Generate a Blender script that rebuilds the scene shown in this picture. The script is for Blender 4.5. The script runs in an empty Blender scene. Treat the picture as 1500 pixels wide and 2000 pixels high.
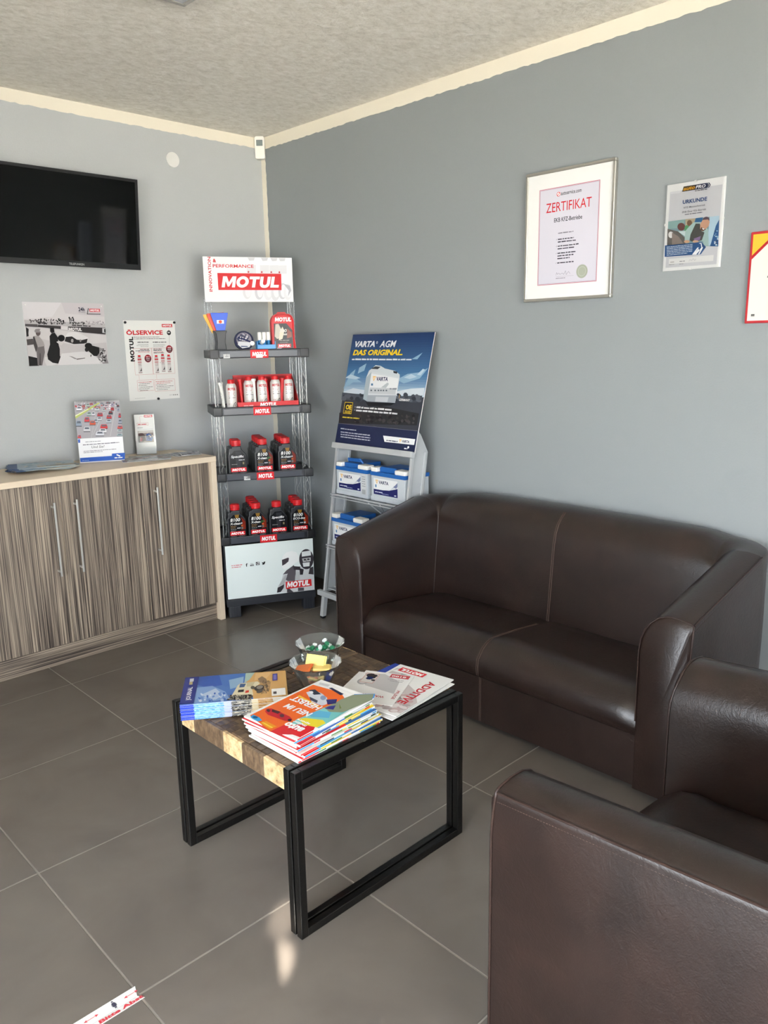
import bpy, bmesh, math, random
from math import sin, cos, pi, radians as R, sqrt, atan2
from mathutils import Vector, Matrix, Euler

S = bpy.context.scene
COL = S.collection
random.seed(7)

# ------------------------------------------------------------------ camera
cam_d = bpy.data.cameras.new('camera')
cam = bpy.data.objects.new('camera', cam_d); COL.objects.link(cam)
YAW, PITCH, ROLL, FPX = 0.767333, 0.211818, -0.017935, 1526.06
cam_d.sensor_fit = 'VERTICAL'; cam_d.sensor_height = 24.0; cam_d.lens = 24.0 * FPX / 2000.0
cam_d.clip_start = 0.02
fwd = Vector((sin(YAW) * cos(PITCH), cos(YAW) * cos(PITCH), -sin(PITCH)))
rgt = Vector((cos(YAW), -sin(YAW), 0)); upv = rgt.cross(fwd)
r2 = cos(ROLL) * rgt + sin(ROLL) * upv; u2 = -sin(ROLL) * rgt + cos(ROLL) * upv
mw = Matrix((r2, u2, -fwd)).transposed().to_4x4(); mw.translation = (-2.8742, -3.9470, 1.44816)
cam.matrix_world = mw
S.camera = cam

# ------------------------------------------------------------------ daylight, exposure
world = bpy.data.worlds.new('daylight'); S.world = world; world.use_nodes = True
bg = world.node_tree.nodes['Background']
bg.inputs['Color'].default_value = (0.86, 0.93, 1.0, 1); bg.inputs['Strength'].default_value = 9.0

def area(name, loc, rot, sx, sy, energy, color, portal=False):
    l = bpy.data.lights.new(name, 'AREA'); l.shape = 'RECTANGLE'; l.size = sx; l.size_y = sy
    l.energy = energy; l.color = color
    o = bpy.data.objects.new(name, l); COL.objects.link(o); o.location = loc; o.rotation_euler = rot
    if portal: l.cycles.is_portal = True
    return o
SIDE_WIN = (-4.9, -2.3, .06, 2.15); ADDED_WIN = (-3.9, -1.4, .06, 2.15)      # from, to, sill, head
area('side_window_portal', (-4.29, (SIDE_WIN[0]+SIDE_WIN[1])/2, 1.1), (0, R(-90), 0), 2.05, SIDE_WIN[1]-SIDE_WIN[0], 1, (1, 1, 1), True)
area('added_window_portal', ((ADDED_WIN[0]+ADDED_WIN[1])/2, -6.79, 1.1), (R(90), 0, 0), ADDED_WIN[1]-ADDED_WIN[0], 2.05, 1, (1, 1, 1), True)  # portal of the added window behind the camera
sun_d = bpy.data.lights.new('sun', 'SUN'); sun_d.energy = 58; sun_d.angle = R(.6); sun_d.color = (1, .97, .93)
sun = bpy.data.objects.new('sun', sun_d); COL.objects.link(sun); sun.rotation_euler = (R(42), 0, R(15))

def patch_spot(loc, aim, deg, watts):
    l = bpy.data.lights.new('floor_patch_spot', 'SPOT'); l.energy = watts; l.spot_size = R(deg); l.spot_blend = 1; l.color = (1, .93, .82); l.shadow_soft_size = .01
    o = bpy.data.objects.new('floor_patch_spot', l); COL.objects.link(o); o.location = loc
    o.rotation_euler = (Vector(aim)-Vector(loc)).to_track_quat('-Z', 'Y').to_euler()
# added spot lamps beyond the side window stand in for sunlit floor patches
patch_spot((-4.9, -5.16, 2.45), (-1.965, -2.60, 0), 1.35, 15000); patch_spot((-4.9, -5.06, 2.45), (-1.86, -2.49, 0), 1.2, 3500); patch_spot((-4.9, -5.24, 2.45), (-2.03, -2.71, 0), 1.2, 3500)

S.view_settings.view_transform = 'Standard'; S.view_settings.look = 'None'
S.view_settings.gamma = 1.0; S.view_settings.use_curve_mapping = False
S.view_settings.exposure = 0.84

# ------------------------------------------------------------------ materials
def lin(c):
    if isinstance(c, str):
        c = c.lstrip('#'); c = tuple(int(c[i:i+2], 16) for i in (0, 2, 4))
    return tuple(((v/255)/12.92 if v/255 <= .04045 else ((v/255+.055)/1.055)**2.4) for v in c)

MATS = {}
def mat(name, col, rough=.5, metal=0., bump=0., bscale=60., vary=0., coat=0., trans=0., ior=1.45, spec=.5, stretch=None):
    """principled material with procedural colour variation and relief"""
    if name in MATS: return MATS[name]
    m = bpy.data.materials.new(name); m.use_nodes = True
    nt = m.node_tree; b = nt.nodes['Principled BSDF']
    c = lin(col) + (1,)
    b.inputs['Base Color'].default_value = c
    b.inputs['Roughness'].default_value = rough; b.inputs['Metallic'].default_value = metal
    b.inputs['Coat Weight'].default_value = coat; b.inputs['Coat Roughness'].default_value = .15
    b.inputs['Transmission Weight'].default_value = trans; b.inputs['IOR'].default_value = ior
    b.inputs['Specular IOR Level'].default_value = spec
    tc = nt.nodes.new('ShaderNodeTexCoord'); src = tc.outputs['Object']
    if stretch:
        mp = nt.nodes.new('ShaderNodeMapping'); mp.inputs['Scale'].default_value = stretch
        nt.links.new(src, mp.inputs['Vector']); src = mp.outputs['Vector']
    n = nt.nodes.new('ShaderNodeTexNoise'); n.inputs['Scale'].default_value = bscale; n.inputs['Detail'].default_value = 4
    nt.links.new(src, n.inputs['Vector'])
    if vary:
        mx = nt.nodes.new('ShaderNodeMix'); mx.data_type = 'RGBA'
        mx.inputs['A'].default_value = tuple(v*(1-vary) for v in c[:3]) + (1,)
        mx.inputs['B'].default_value = tuple(min(1, v*(1+vary)) for v in c[:3]) + (1,)
        nt.links.new(n.outputs['Fac'], mx.inputs['Factor']); nt.links.new(mx.outputs['Result'], b.inputs['Base Color'])
    if bump:
        bp = nt.nodes.new('ShaderNodeBump'); bp.inputs['Strength'].default_value = bump; bp.inputs['Distance'].default_value = .004
        nt.links.new(n.outputs['Fac'], bp.inputs['Height']); nt.links.new(bp.outputs['Normal'], b.inputs['Normal'])
    MATS[name] = m
    return m

def ramp(nt, src, stops):
    r = nt.nodes.new('ShaderNodeValToRGB'); e = r.color_ramp.elements
    while len(e) < len(stops): e.new(.5)
    for k, (p, c) in enumerate(stops):
        e[k].position = p; e[k].color = lin(c) + (1,)
    nt.links.new(src, r.inputs['Fac']); return r.outputs['Color']

def zebrano(name, vertical=True):
    m = bpy.data.materials.new(name); m.use_nodes = True; nt = m.node_tree; b = nt.nodes['Principled BSDF']
    tc = nt.nodes.new('ShaderNodeTexCoord')
    oi = nt.nodes.new('ShaderNodeObjectInfo'); ad = nt.nodes.new('ShaderNodeVectorMath')
    nt.links.new(tc.outputs['Object'], ad.inputs[0]); nt.links.new(oi.outputs['Random'], ad.inputs[1])
    outs = []
    for sc in (270, 95):
        mp = nt.nodes.new('ShaderNodeMapping')
        mp.inputs['Scale'].default_value = (sc, 1, 1.6) if vertical else (1.6, 1, sc)
        nt.links.new(ad.outputs[0], mp.inputs['Vector'])
        n = nt.nodes.new('ShaderNodeTexNoise'); n.inputs['Scale'].default_value = 1.0; n.inputs['Detail'].default_value = 3; n.inputs['Roughness'].default_value = .6
        nt.links.new(mp.outputs['Vector'], n.inputs['Vector']); outs.append(n.outputs['Fac'])
    mth = nt.nodes.new('ShaderNodeMath'); mth.operation = 'MULTIPLY_ADD'; mth.inputs[1].default_value = .62
    nt.links.new(outs[0], mth.inputs[0])
    m2 = nt.nodes.new('ShaderNodeMath'); m2.operation = 'MULTIPLY'; m2.inputs[1].default_value = .38
    nt.links.new(outs[1], m2.inputs[0]); nt.links.new(m2.outputs[0], mth.inputs[2])
    c = ramp(nt, mth.outputs[0], [(.38, '#352e2a'), (.46, '#655a51'), (.52, '#8a7d70'), (.60, '#b3a491')])
    nt.links.new(c, b.inputs['Base Color']); b.inputs['Roughness'].default_value = .45
    bp = nt.nodes.new('ShaderNodeBump'); bp.inputs['Strength'].default_value = .15; bp.inputs['Distance'].default_value = .001
    nt.links.new(mth.outputs[0], bp.inputs['Height']); nt.links.new(bp.outputs['Normal'], b.inputs['Normal'])
    return m

def leather_mat():
    m = bpy.data.materials.new('brown_leather'); m.use_nodes = True; nt = m.node_tree; b = nt.nodes['Principled BSDF']
    tc = nt.nodes.new('ShaderNodeTexCoord')
    big = nt.nodes.new('ShaderNodeTexNoise'); big.inputs['Scale'].default_value = 7; big.inputs['Detail'].default_value = 6
    big.inputs['Distortion'].default_value = .8
    fine = nt.nodes.new('ShaderNodeTexVoronoi'); fine.inputs['Scale'].default_value = 330
    cre = nt.nodes.new('ShaderNodeTexNoise'); cre.inputs['Scale'].default_value = 38; cre.inputs['Detail'].default_value = 5; cre.inputs['Distortion'].default_value = 2.2
    for n in (big, fine, cre): nt.links.new(tc.outputs['Object'], n.inputs['Vector'])
    c = ramp(nt, big.outputs['Fac'], [(.25, '#1f1512'), (.5, '#261a16'), (.8, '#2f201b')])
    nt.links.new(c, b.inputs['Base Color'])
    mr = nt.nodes.new('ShaderNodeMapRange'); mr.inputs['To Min'].default_value = .27; mr.inputs['To Max'].default_value = .37
    nt.links.new(cre.outputs['Fac'], mr.inputs['Value']); nt.links.new(mr.outputs['Result'], b.inputs['Roughness'])
    a = nt.nodes.new('ShaderNodeMath'); a.operation = 'MULTIPLY_ADD'; a.inputs[1].default_value = .25
    nt.links.new(fine.outputs['Distance'], a.inputs[0]); nt.links.new(cre.outputs['Fac'], a.inputs[2])
    bp = nt.nodes.new('ShaderNodeBump'); bp.inputs['Strength'].default_value = .35; bp.inputs['Distance'].default_value = .0017
    nt.links.new(a.outputs[0], bp.inputs['Height']); nt.links.new(bp.outputs['Normal'], b.inputs['Normal'])
    b.inputs['Specular IOR Level'].default_value = .6
    return m

def print_mat(name, rough):
    m = bpy.data.materials.new(name); m.use_nodes = True; nt = m.node_tree; b = nt.nodes['Principled BSDF']
    a = nt.nodes.new('ShaderNodeVertexColor'); a.layer_name = 'Col'
    nt.links.new(a.outputs['Color'], b.inputs['Base Color']); b.inputs['Roughness'].default_value = rough
    b.inputs['Specular IOR Level'].default_value = .22
    return m

def wood_mat(name, stops, sc):
    m = bpy.data.materials.new(name); m.use_nodes = True; nt = m.node_tree; b = nt.nodes['Principled BSDF']
    tc = nt.nodes.new('ShaderNodeTexCoord'); mp = nt.nodes.new('ShaderNodeMapping'); mp.inputs['Scale'].default_value = sc
    oi = nt.nodes.new('ShaderNodeObjectInfo'); ad = nt.nodes.new('ShaderNodeVectorMath')
    nt.links.new(tc.outputs['Object'], ad.inputs[0]); nt.links.new(oi.outputs['Random'], ad.inputs[1])
    nt.links.new(ad.outputs[0], mp.inputs['Vector'])
    n = nt.nodes.new('ShaderNodeTexNoise'); n.inputs['Scale'].default_value = 1; n.inputs['Detail'].default_value = 6; n.inputs['Roughness'].default_value = .65
    nt.links.new(mp.outputs['Vector'], n.inputs['Vector'])
    nt.links.new(ramp(nt, n.outputs['Fac'], stops), b.inputs['Base Color']); b.inputs['Roughness'].default_value = .5
    bp = nt.nodes.new('ShaderNodeBump'); bp.inputs['Strength'].default_value = .5; bp.inputs['Distance'].default_value = .002
    nt.links.new(n.outputs['Fac'], bp.inputs['Height']); nt.links.new(bp.outputs['Normal'], b.inputs['Normal'])
    return m

def tile_mat():
    m = bpy.data.materials.new('grey_brown_tile'); m.use_nodes = True; nt = m.node_tree; b = nt.nodes['Principled BSDF']
    tc = nt.nodes.new('ShaderNodeTexCoord'); ge = nt.nodes.new('ShaderNodeNewGeometry')
    n = nt.nodes.new('ShaderNodeTexNoise'); n.inputs['Scale'].default_value = 3.2; n.inputs['Detail'].default_value = 7; n.inputs['Distortion'].default_value = .6
    f = nt.nodes.new('ShaderNodeTexNoise'); f.inputs['Scale'].default_value = 220; f.inputs['Detail'].default_value = 2
    nt.links.new(ge.outputs['Position'], n.inputs['Vector']); nt.links.new(ge.outputs['Position'], f.inputs['Vector'])
    nt.links.new(ramp(nt, n.outputs['Fac'], [(.3, '#655e58'), (.7, '#716a63')]), b.inputs['Base Color'])
    mr = nt.nodes.new('ShaderNodeMapRange'); mr.inputs['To Min'].default_value = .20; mr.inputs['To Max'].default_value = .30
    nt.links.new(n.outputs['Fac'], mr.inputs['Value']); nt.links.new(mr.outputs['Result'], b.inputs['Roughness'])
    bp = nt.nodes.new('ShaderNodeBump'); bp.inputs['Strength'].default_value = .05; bp.inputs['Distance'].default_value = .001
    nt.links.new(f.outputs['Fac'], bp.inputs['Height']); nt.links.new(bp.outputs['Normal'], b.inputs['Normal'])
    return m

def ceiling_mat():
    m = bpy.data.materials.new('ceiling_plaster'); m.use_nodes = True; nt = m.node_tree; b = nt.nodes['Principled BSDF']
    ge = nt.nodes.new('ShaderNodeNewGeometry')
    mp = nt.nodes.new('ShaderNodeMapping'); mp.inputs['Scale'].default_value = (1, 1.6, 1); mp.inputs['Rotation'].default_value = (0, 0, .75)
    nt.links.new(ge.outputs['Position'], mp.inputs['Vector'])
    n = nt.nodes.new('ShaderNodeTexNoise'); n.inputs['Scale'].default_value = 24; n.inputs['Detail'].default_value = 12; n.inputs['Roughness'].default_value = .74; n.inputs['Distortion'].default_value = .35
    nt.links.new(mp.outputs['Vector'], n.inputs['Vector'])
    nt.links.new(ramp(nt, n.outputs['Fac'], [(.32, '#d6d0c3'), (.5, '#ebe6db'), (.66, '#f8f4ec')]), b.inputs['Base Color'])
    b.inputs['Roughness'].default_value = .85
    bp = nt.nodes.new('ShaderNodeBump'); bp.inputs['Strength'].default_value = .75; bp.inputs['Distance'].default_value = .012
    nt.links.new(n.outputs['Fac'], bp.inputs['Height']); nt.links.new(bp.outputs['Normal'], b.inputs['Normal'])
    return m

def pane_mat():
    m = bpy.data.materials.new('window_glass'); m.use_nodes = True; nt = m.node_tree
    nt.nodes.remove(nt.nodes['Principled BSDF']); out = nt.nodes['Material Output']
    t = nt.nodes.new('ShaderNodeBsdfTransparent'); g = nt.nodes.new('ShaderNodeBsdfGlossy'); g.inputs['Roughness'].default_value = .02
    mx = nt.nodes.new('ShaderNodeMixShader'); f = nt.nodes.new('ShaderNodeFresnel'); f.inputs['IOR'].default_value = 1.3
    nt.links.new(f.outputs[0], mx.inputs[0]); nt.links.new(t.outputs[0], mx.inputs[1]); nt.links.new(g.outputs[0], mx.inputs[2])
    nt.links.new(mx.outputs[0], out.inputs[0]); return m

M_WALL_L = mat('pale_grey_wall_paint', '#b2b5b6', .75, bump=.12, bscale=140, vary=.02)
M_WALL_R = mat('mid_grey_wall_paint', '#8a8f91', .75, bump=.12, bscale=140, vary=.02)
M_CREAM = mat('cream_wall_paint', '#e6dfcf', .8, bump=.1, bscale=140)
M_CEIL = ceiling_mat()
M_TILE = tile_mat()
M_GROUT = mat('grout', '#8f8880', .9, bump=.2, bscale=200)
M_BASE = mat('dark_skirting_tile', '#3c3835', .4, vary=.06)
M_LEATHER = leather_mat()
M_SEAM = mat('seam_thread', '#4c3b33', .6, bump=.3, bscale=900)
M_PIPING = mat('leather_piping', '#33241f', .4, bump=.2, bscale=300)
M_ZEB = zebrano('zebrano_laminate'); M_ZEBH = zebrano('zebrano_laminate_horizontal', False)
M_MAPLE = mat('maple_laminate', '#dccbb4', .5, vary=.05, bscale=30, stretch=(1, 20, 20))
M_STEEL = mat('brushed_steel', '#e6e5e2', .35, .7, bump=.05, bscale=300)
M_ALU = mat('aluminium_frame', '#b9b6ae', .35, .8, bump=.05, bscale=300)
M_SILVER = mat('silver_paint', '#c3c6c8', .4, .35, bump=.05, bscale=250)
M_GREYPANEL = mat('grey_side_panel', '#a9adb0', .45, bump=.05, bscale=100)
M_BLACKM = mat('black_metal', '#0b0a09', .33, 0., bump=.15, bscale=120, vary=.3)
M_BLACKP = mat('black_plastic', '#17181b', .38, bump=.06, bscale=300)
M_SHELF = mat('anthracite_plastic', '#26282e', .42, bump=.08, bscale=260)
M_PRICE = mat('price_channel_plastic', '#3a3d45', .3, bump=.04, bscale=200)
M_SCREEN = mat('tv_screen', '#040404', .06, bump=.0, spec=.28)
M_WHITE = mat('white_plastic', '#eceae4', .4, bump=.03, bscale=200)
M_CARD = mat('white_card', '#e2e2e0', .55, bump=.03, bscale=300)
M_PAPER = mat('white_paper', '#dededb', .6, bump=.03, bscale=400)
M_RED = mat('red_plastic', '#c3181f', .38, bump=.03, bscale=200)
M_REDCARD = mat('red_card', '#c8262b', .5, bump=.03, bscale=200)
M_REDFRAME = mat('red_frame', '#b0232a', .4, bump=.03, bscale=200)
M_BOTTLE = mat('black_bottle_plastic', '#232428', .35, bump=.06, bscale=200)
M_TIN = mat('pale_tin', '#dcdad6', .3, .25, bump=.02, bscale=200)
M_BATT = mat('grey_battery_case', '#b9c0c6', .4, bump=.05, bscale=150)
M_BLUE = mat('blue_plastic', '#1f5fa8', .4, bump=.04, bscale=150)
M_NAVY = mat('navy_plastic', '#1d2444', .35, bump=.04, bscale=150)
M_LBLUE = mat('bright_blue_plastic', '#1583c8', .3, bump=.03, bscale=150)
M_SBLUE = mat('scraper_blue', '#2454c8', .4, bump=.03, bscale=150)
M_YELLOW = mat('scraper_yellow', '#e2a92a', .4, bump=.03, bscale=150)
M_SRED = mat('scraper_red', '#cf3a22', .4, bump=.03, bscale=150)
M_GLASS = mat('clear_glass', '#f6fbf8', .06, trans=.97, ior=1.25, bump=.15, bscale=40)
M_ACRYL = mat('clear_acrylic', '#f2f4f4', .06, trans=.9, ior=1.4, bump=.1, bscale=60)
M_WOODD = wood_mat('dark_reclaimed_wood', [(.3, '#2e2219'), (.5, '#4f3d2c'), (.7, '#705a42')], (90, 10, 40))
M_WOODM = wood_mat('mid_reclaimed_wood', [(.3, '#45352a'), (.5, '#66513c'), (.7, '#867058')], (10, 90, 40))
M_WOODL = wood_mat('pale_reclaimed_wood', [(.28, '#4a3826'), (.42, '#b5966a'), (.7, '#dcc49a')], (14, 60, 60))
M_PRINT = print_mat('printed_paper', .45)
M_GLOSSP = print_mat('glossy_print', .25)
M_FOILG = mat('green_foil', '#3f9c74', .3, .55, bump=.6, bscale=160, vary=.35)
M_FOILW = mat('white_foil', '#dfe6e6', .3, .3, bump=.6, bscale=160)
M_WRAPO = mat('orange_wrapper', '#c96a35', .4, bump=.3, bscale=90)
M_WRAPY = mat('yellow_wrapper', '#e3c877', .4, bump=.3, bscale=90)
M_LAMP = mat('lamp_diffuser', '#b9bcbf', .5, bump=.05, bscale=80)
M_BOUNCE = mat('pale_bounce_ground', '#cdc8bd', .8, bump=.3, bscale=20, vary=.1)
M_DARKGROUND = mat('dark_outside_ground', '#55534f', .9, bump=.3, bscale=60, vary=.1)
M_TUBE = mat('plain_wall_white', '#d8d6d0', .8, bump=.1, bscale=120)
M_PANE = pane_mat()

# ------------------------------------------------------------------ mesh builder
class MB:
    """collects vertices and faces (local coordinates, z up) for ONE mesh object"""
    def __init__(s): s.v = []; s.f = []; s.wn = False
    def add(s, vs, fs):
        o = len(s.v); s.v += [tuple(x) for x in vs]; s.f += [tuple(o + i for i in f) for f in fs]; return s
    def box(s, a, b):
        x0, y0, z0 = a; x1, y1, z1 = b
        return s.add([(x0,y0,z0),(x1,y0,z0),(x1,y1,z0),(x0,y1,z0),(x0,y0,z1),(x1,y0,z1),(x1,y1,z1),(x0,y1,z1)],
                     [(3,2,1,0),(4,5,6,7),(0,1,5,4),(1,2,6,5),(2,3,7,6),(3,0,4,7)])
    def rbox(s, a, b, r=.004, seg=2):
        bm = bmesh.new(); bmesh.ops.create_cube(bm, size=1)
        for v in bm.verts:
            v.co = [a[i] + (v.co[i] + .5) * (b[i] - a[i]) for i in range(3)]
        s.wn = True
        r = min(r, .49 * min(abs(b[i] - a[i]) for i in range(3)))
        bmesh.ops.bevel(bm, geom=bm.edges[:], offset=r, segments=seg, affect='EDGES', profile=.5)
        return s.bm(bm)
    def bm(s, bm):
        bm.verts.index_update()
        s.add([v.co[:] for v in bm.verts], [[v.index for v in f.verts] for f in bm.faces]); bm.free(); return s
    def lathe(s, prof, n=24, c=(0,0,0), flute=0., nf=0):
        vs = []; fs = []
        for (r, z) in prof:
            for k in range(n):
                a = 2*pi*k/n; rr = r * (1 + flute * cos(nf*a)) if r > .0 else r
                vs.append((c[0]+rr*cos(a), c[1]+rr*sin(a), c[2]+z))
        for i in range(len(prof)-1):
            for k in range(n):
                fs.append((i*n+k, i*n+(k+1)%n, (i+1)*n+(k+1)%n, (i+1)*n+k))
        return s.add(vs, fs)
    def tube(s, pts, r, n=8, closed=False, r_end=None):
        pts = [Vector(p) for p in pts]; m = len(pts); vs = []; fs = []; last = None
        for i, p in enumerate(pts):
            if closed: d = pts[(i+1)%m] - pts[i-1]
            else: d = pts[min(i+1, m-1)] - pts[max(i-1, 0)]
            d.normalize()
            ref = last if last is not None else (Vector((0,0,1)) if abs(d.z) < .9 else Vector((1,0,0)))
            a = (ref - d * ref.dot(d)); a.normalize(); b = d.cross(a); last = a
            rr = r if r_end is None else r + (r_end - r) * i / (m - 1)
            for k in range(n):
                t = 2*pi*k/n; vs.append(p + a*rr*cos(t) + b*rr*sin(t))
        for i in range(m if closed else m-1):
            for k in range(n):
                j = (i+1) % m; fs.append((i*n+k, i*n+(k+1)%n, j*n+(k+1)%n, j*n+k))
        if not closed: fs += [tuple(range(n))[::-1], tuple((m-1)*n+k for k in range(n))]
        return s.add(vs, fs)
    def prism(s, poly, y0, y1, bev=0.):
        """polygon in (x, z) extruded along y"""
        bm = bmesh.new(); f = bm.faces.new([bm.verts.new((x, y0, z)) for x, z in poly])
        g = bmesh.ops.extrude_face_region(bm, geom=[f])
        for e in g['geom']:
            if isinstance(e, bmesh.types.BMVert): e.co.y = y1
        bmesh.ops.recalc_face_normals(bm, faces=bm.faces[:])
        s.wn = bool(bev)
        if bev: bmesh.ops.bevel(bm, geom=bm.edges[:], offset=bev, segments=2, affect='EDGES', profile=.5)
        return s.bm(bm)
    def xf(s, M):
        s.v = [tuple(M @ Vector(v)) for v in s.v]; return s
    def build(s, name, m, parent=None, smooth=35, kind=None):
        me = bpy.data.meshes.new(name); me.from_pydata(s.v, [], s.f); me.materials.append(m)
        bm = bmesh.new(); bm.from_mesh(me); bmesh.ops.recalc_face_normals(bm, faces=bm.faces[:]); bm.to_mesh(me); bm.free()
        if smooth:
            me.polygons.foreach_set('use_smooth', [True]*len(me.polygons)); me.set_sharp_from_angle(angle=R(smooth))
        o = bpy.data.objects.new(name, me); COL.objects.link(o)
        if s.wn and smooth:
            w = o.modifiers.new('weighted_normal', 'WEIGHTED_NORMAL'); w.keep_sharp = True
        if parent: o.parent = parent
        if kind: o['kind'] = kind
        return o

def thing(name, label, cat, loc=(0,0,0), rz=0., group=None, rx=0.):
    o = bpy.data.objects.new(name, None); COL.objects.link(o); o.empty_display_size = .05
    o.location = loc; o.rotation_euler = (rx, 0, rz); o['label'] = label; o['category'] = cat
    if group: o['group'] = group
    return o
def tag(o, label, cat, group=None):
    o['label'] = label; o['category'] = cat
    if group: o['group'] = group
    return o
KIDS = {}
def kids(o): return [c for c in bpy.data.objects if c.parent == o]
def dup(root, loc, rz=None, label=None, group=None):
    if root.name not in KIDS: KIDS[root.name] = [(c, kids(c)) for c in kids(root)]
    r = root.copy(); COL.objects.link(r); r.location = loc
    if rz is not None: r.rotation_euler = (root.rotation_euler[0], root.rotation_euler[1], rz)
    if label: r['label'] = label
    if group: r['group'] = group
    for c, gs in KIDS[root.name]:
        d = c.copy(); COL.objects.link(d); d.parent = r
        for g in gs:
            e = g.copy(); COL.objects.link(e); e.parent = d
    return r
def struct(o): o['kind'] = 'structure'; return o

# ------------------------------------------------------------------ lettering and flat prints
TXT = {}
def logo_geo(shear):
    """heavy five-letter wordmark drawn as polygons"""
    v = []; f = []; x = 0
    def poly(pts): o = len(v); v.extend((x+a, b) for a, b in pts); f.append(tuple(range(o, o+len(pts))))
    def ring(outer, inner):
        o = len(v); n = len(outer); v.extend((x+a, b) for a, b in outer+inner)
        f.extend((o+i, o+(i+1) % n, o+n+(i+1) % n, o+n+i) for i in range(n))
    poly([(0,0),(0,1),(.33,1),(.575,.47),(.82,1),(1.15,1),(1.15,0),(.88,0),(.88,.58),(.64,.08),(.51,.08),(.27,.58),(.27,0)]); x += 1.22
    ring([(.53+.53*cos(2*pi*k/24), .5+.52*sin(2*pi*k/24)) for k in range(24)], [(.53+.25*cos(2*pi*k/24), .5+.26*sin(2*pi*k/24)) for k in range(24)]); x += 1.10
    poly([(0,1),(.88,1),(.88,.75),(.58,.75),(.58,0),(.30,0),(.30,.75),(0,.75)]); x += .94
    poly([(0,1),(.28,1),(.28,.42),(.30,.31),(.37,.24),(.455,.22),(.54,.24),(.61,.31),(.63,.42),(.63,1),(.91,1),(.91,.38),(.86,.18),(.74,.04),(.60,-.02),(.455,-.03),(.31,-.02),(.17,.04),(.05,.18),(0,.38)]); x += .98
    poly([(0,0),(0,1),(.28,1),(.28,.25),(.74,.25),(.74,0)])
    v = [(a+shear*b, b) for a, b in v]; x1 = max(a for a, b in v)
    return [(a/x1, b) for a, b in v], f
def text_geo(s, shear=0., bold=0.):
    k = (s, shear, bold)
    if k in TXT: return TXT[k]
    if s == 'MOTUL': TXT[k] = logo_geo(shear); return TXT[k]
    c = bpy.data.curves.new('lettering', 'FONT'); c.body = s; c.shear = shear; c.offset = bold; c.resolution_u = 2
    c.fill_mode = 'FRONT'
    o = bpy.data.objects.new('lettering', c); COL.objects.link(o)
    me = o.to_mesh()
    v = [(p.co.x, p.co.y) for p in me.vertices]; f = [tuple(p.vertices) for p in me.polygons]
    o.to_mesh_clear(); bpy.data.objects.remove(o); bpy.data.curves.remove(c)
    x0 = min(p[0] for p in v); x1 = max(p[0] for p in v); y0 = min(p[1] for p in v); y1 = max(p[1] for p in v)
    v = [((x-x0)/(x1-x0), (y-y0)/(y1-y0)) for x, y in v]
    TXT[k] = (v, f); return TXT[k]

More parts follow.
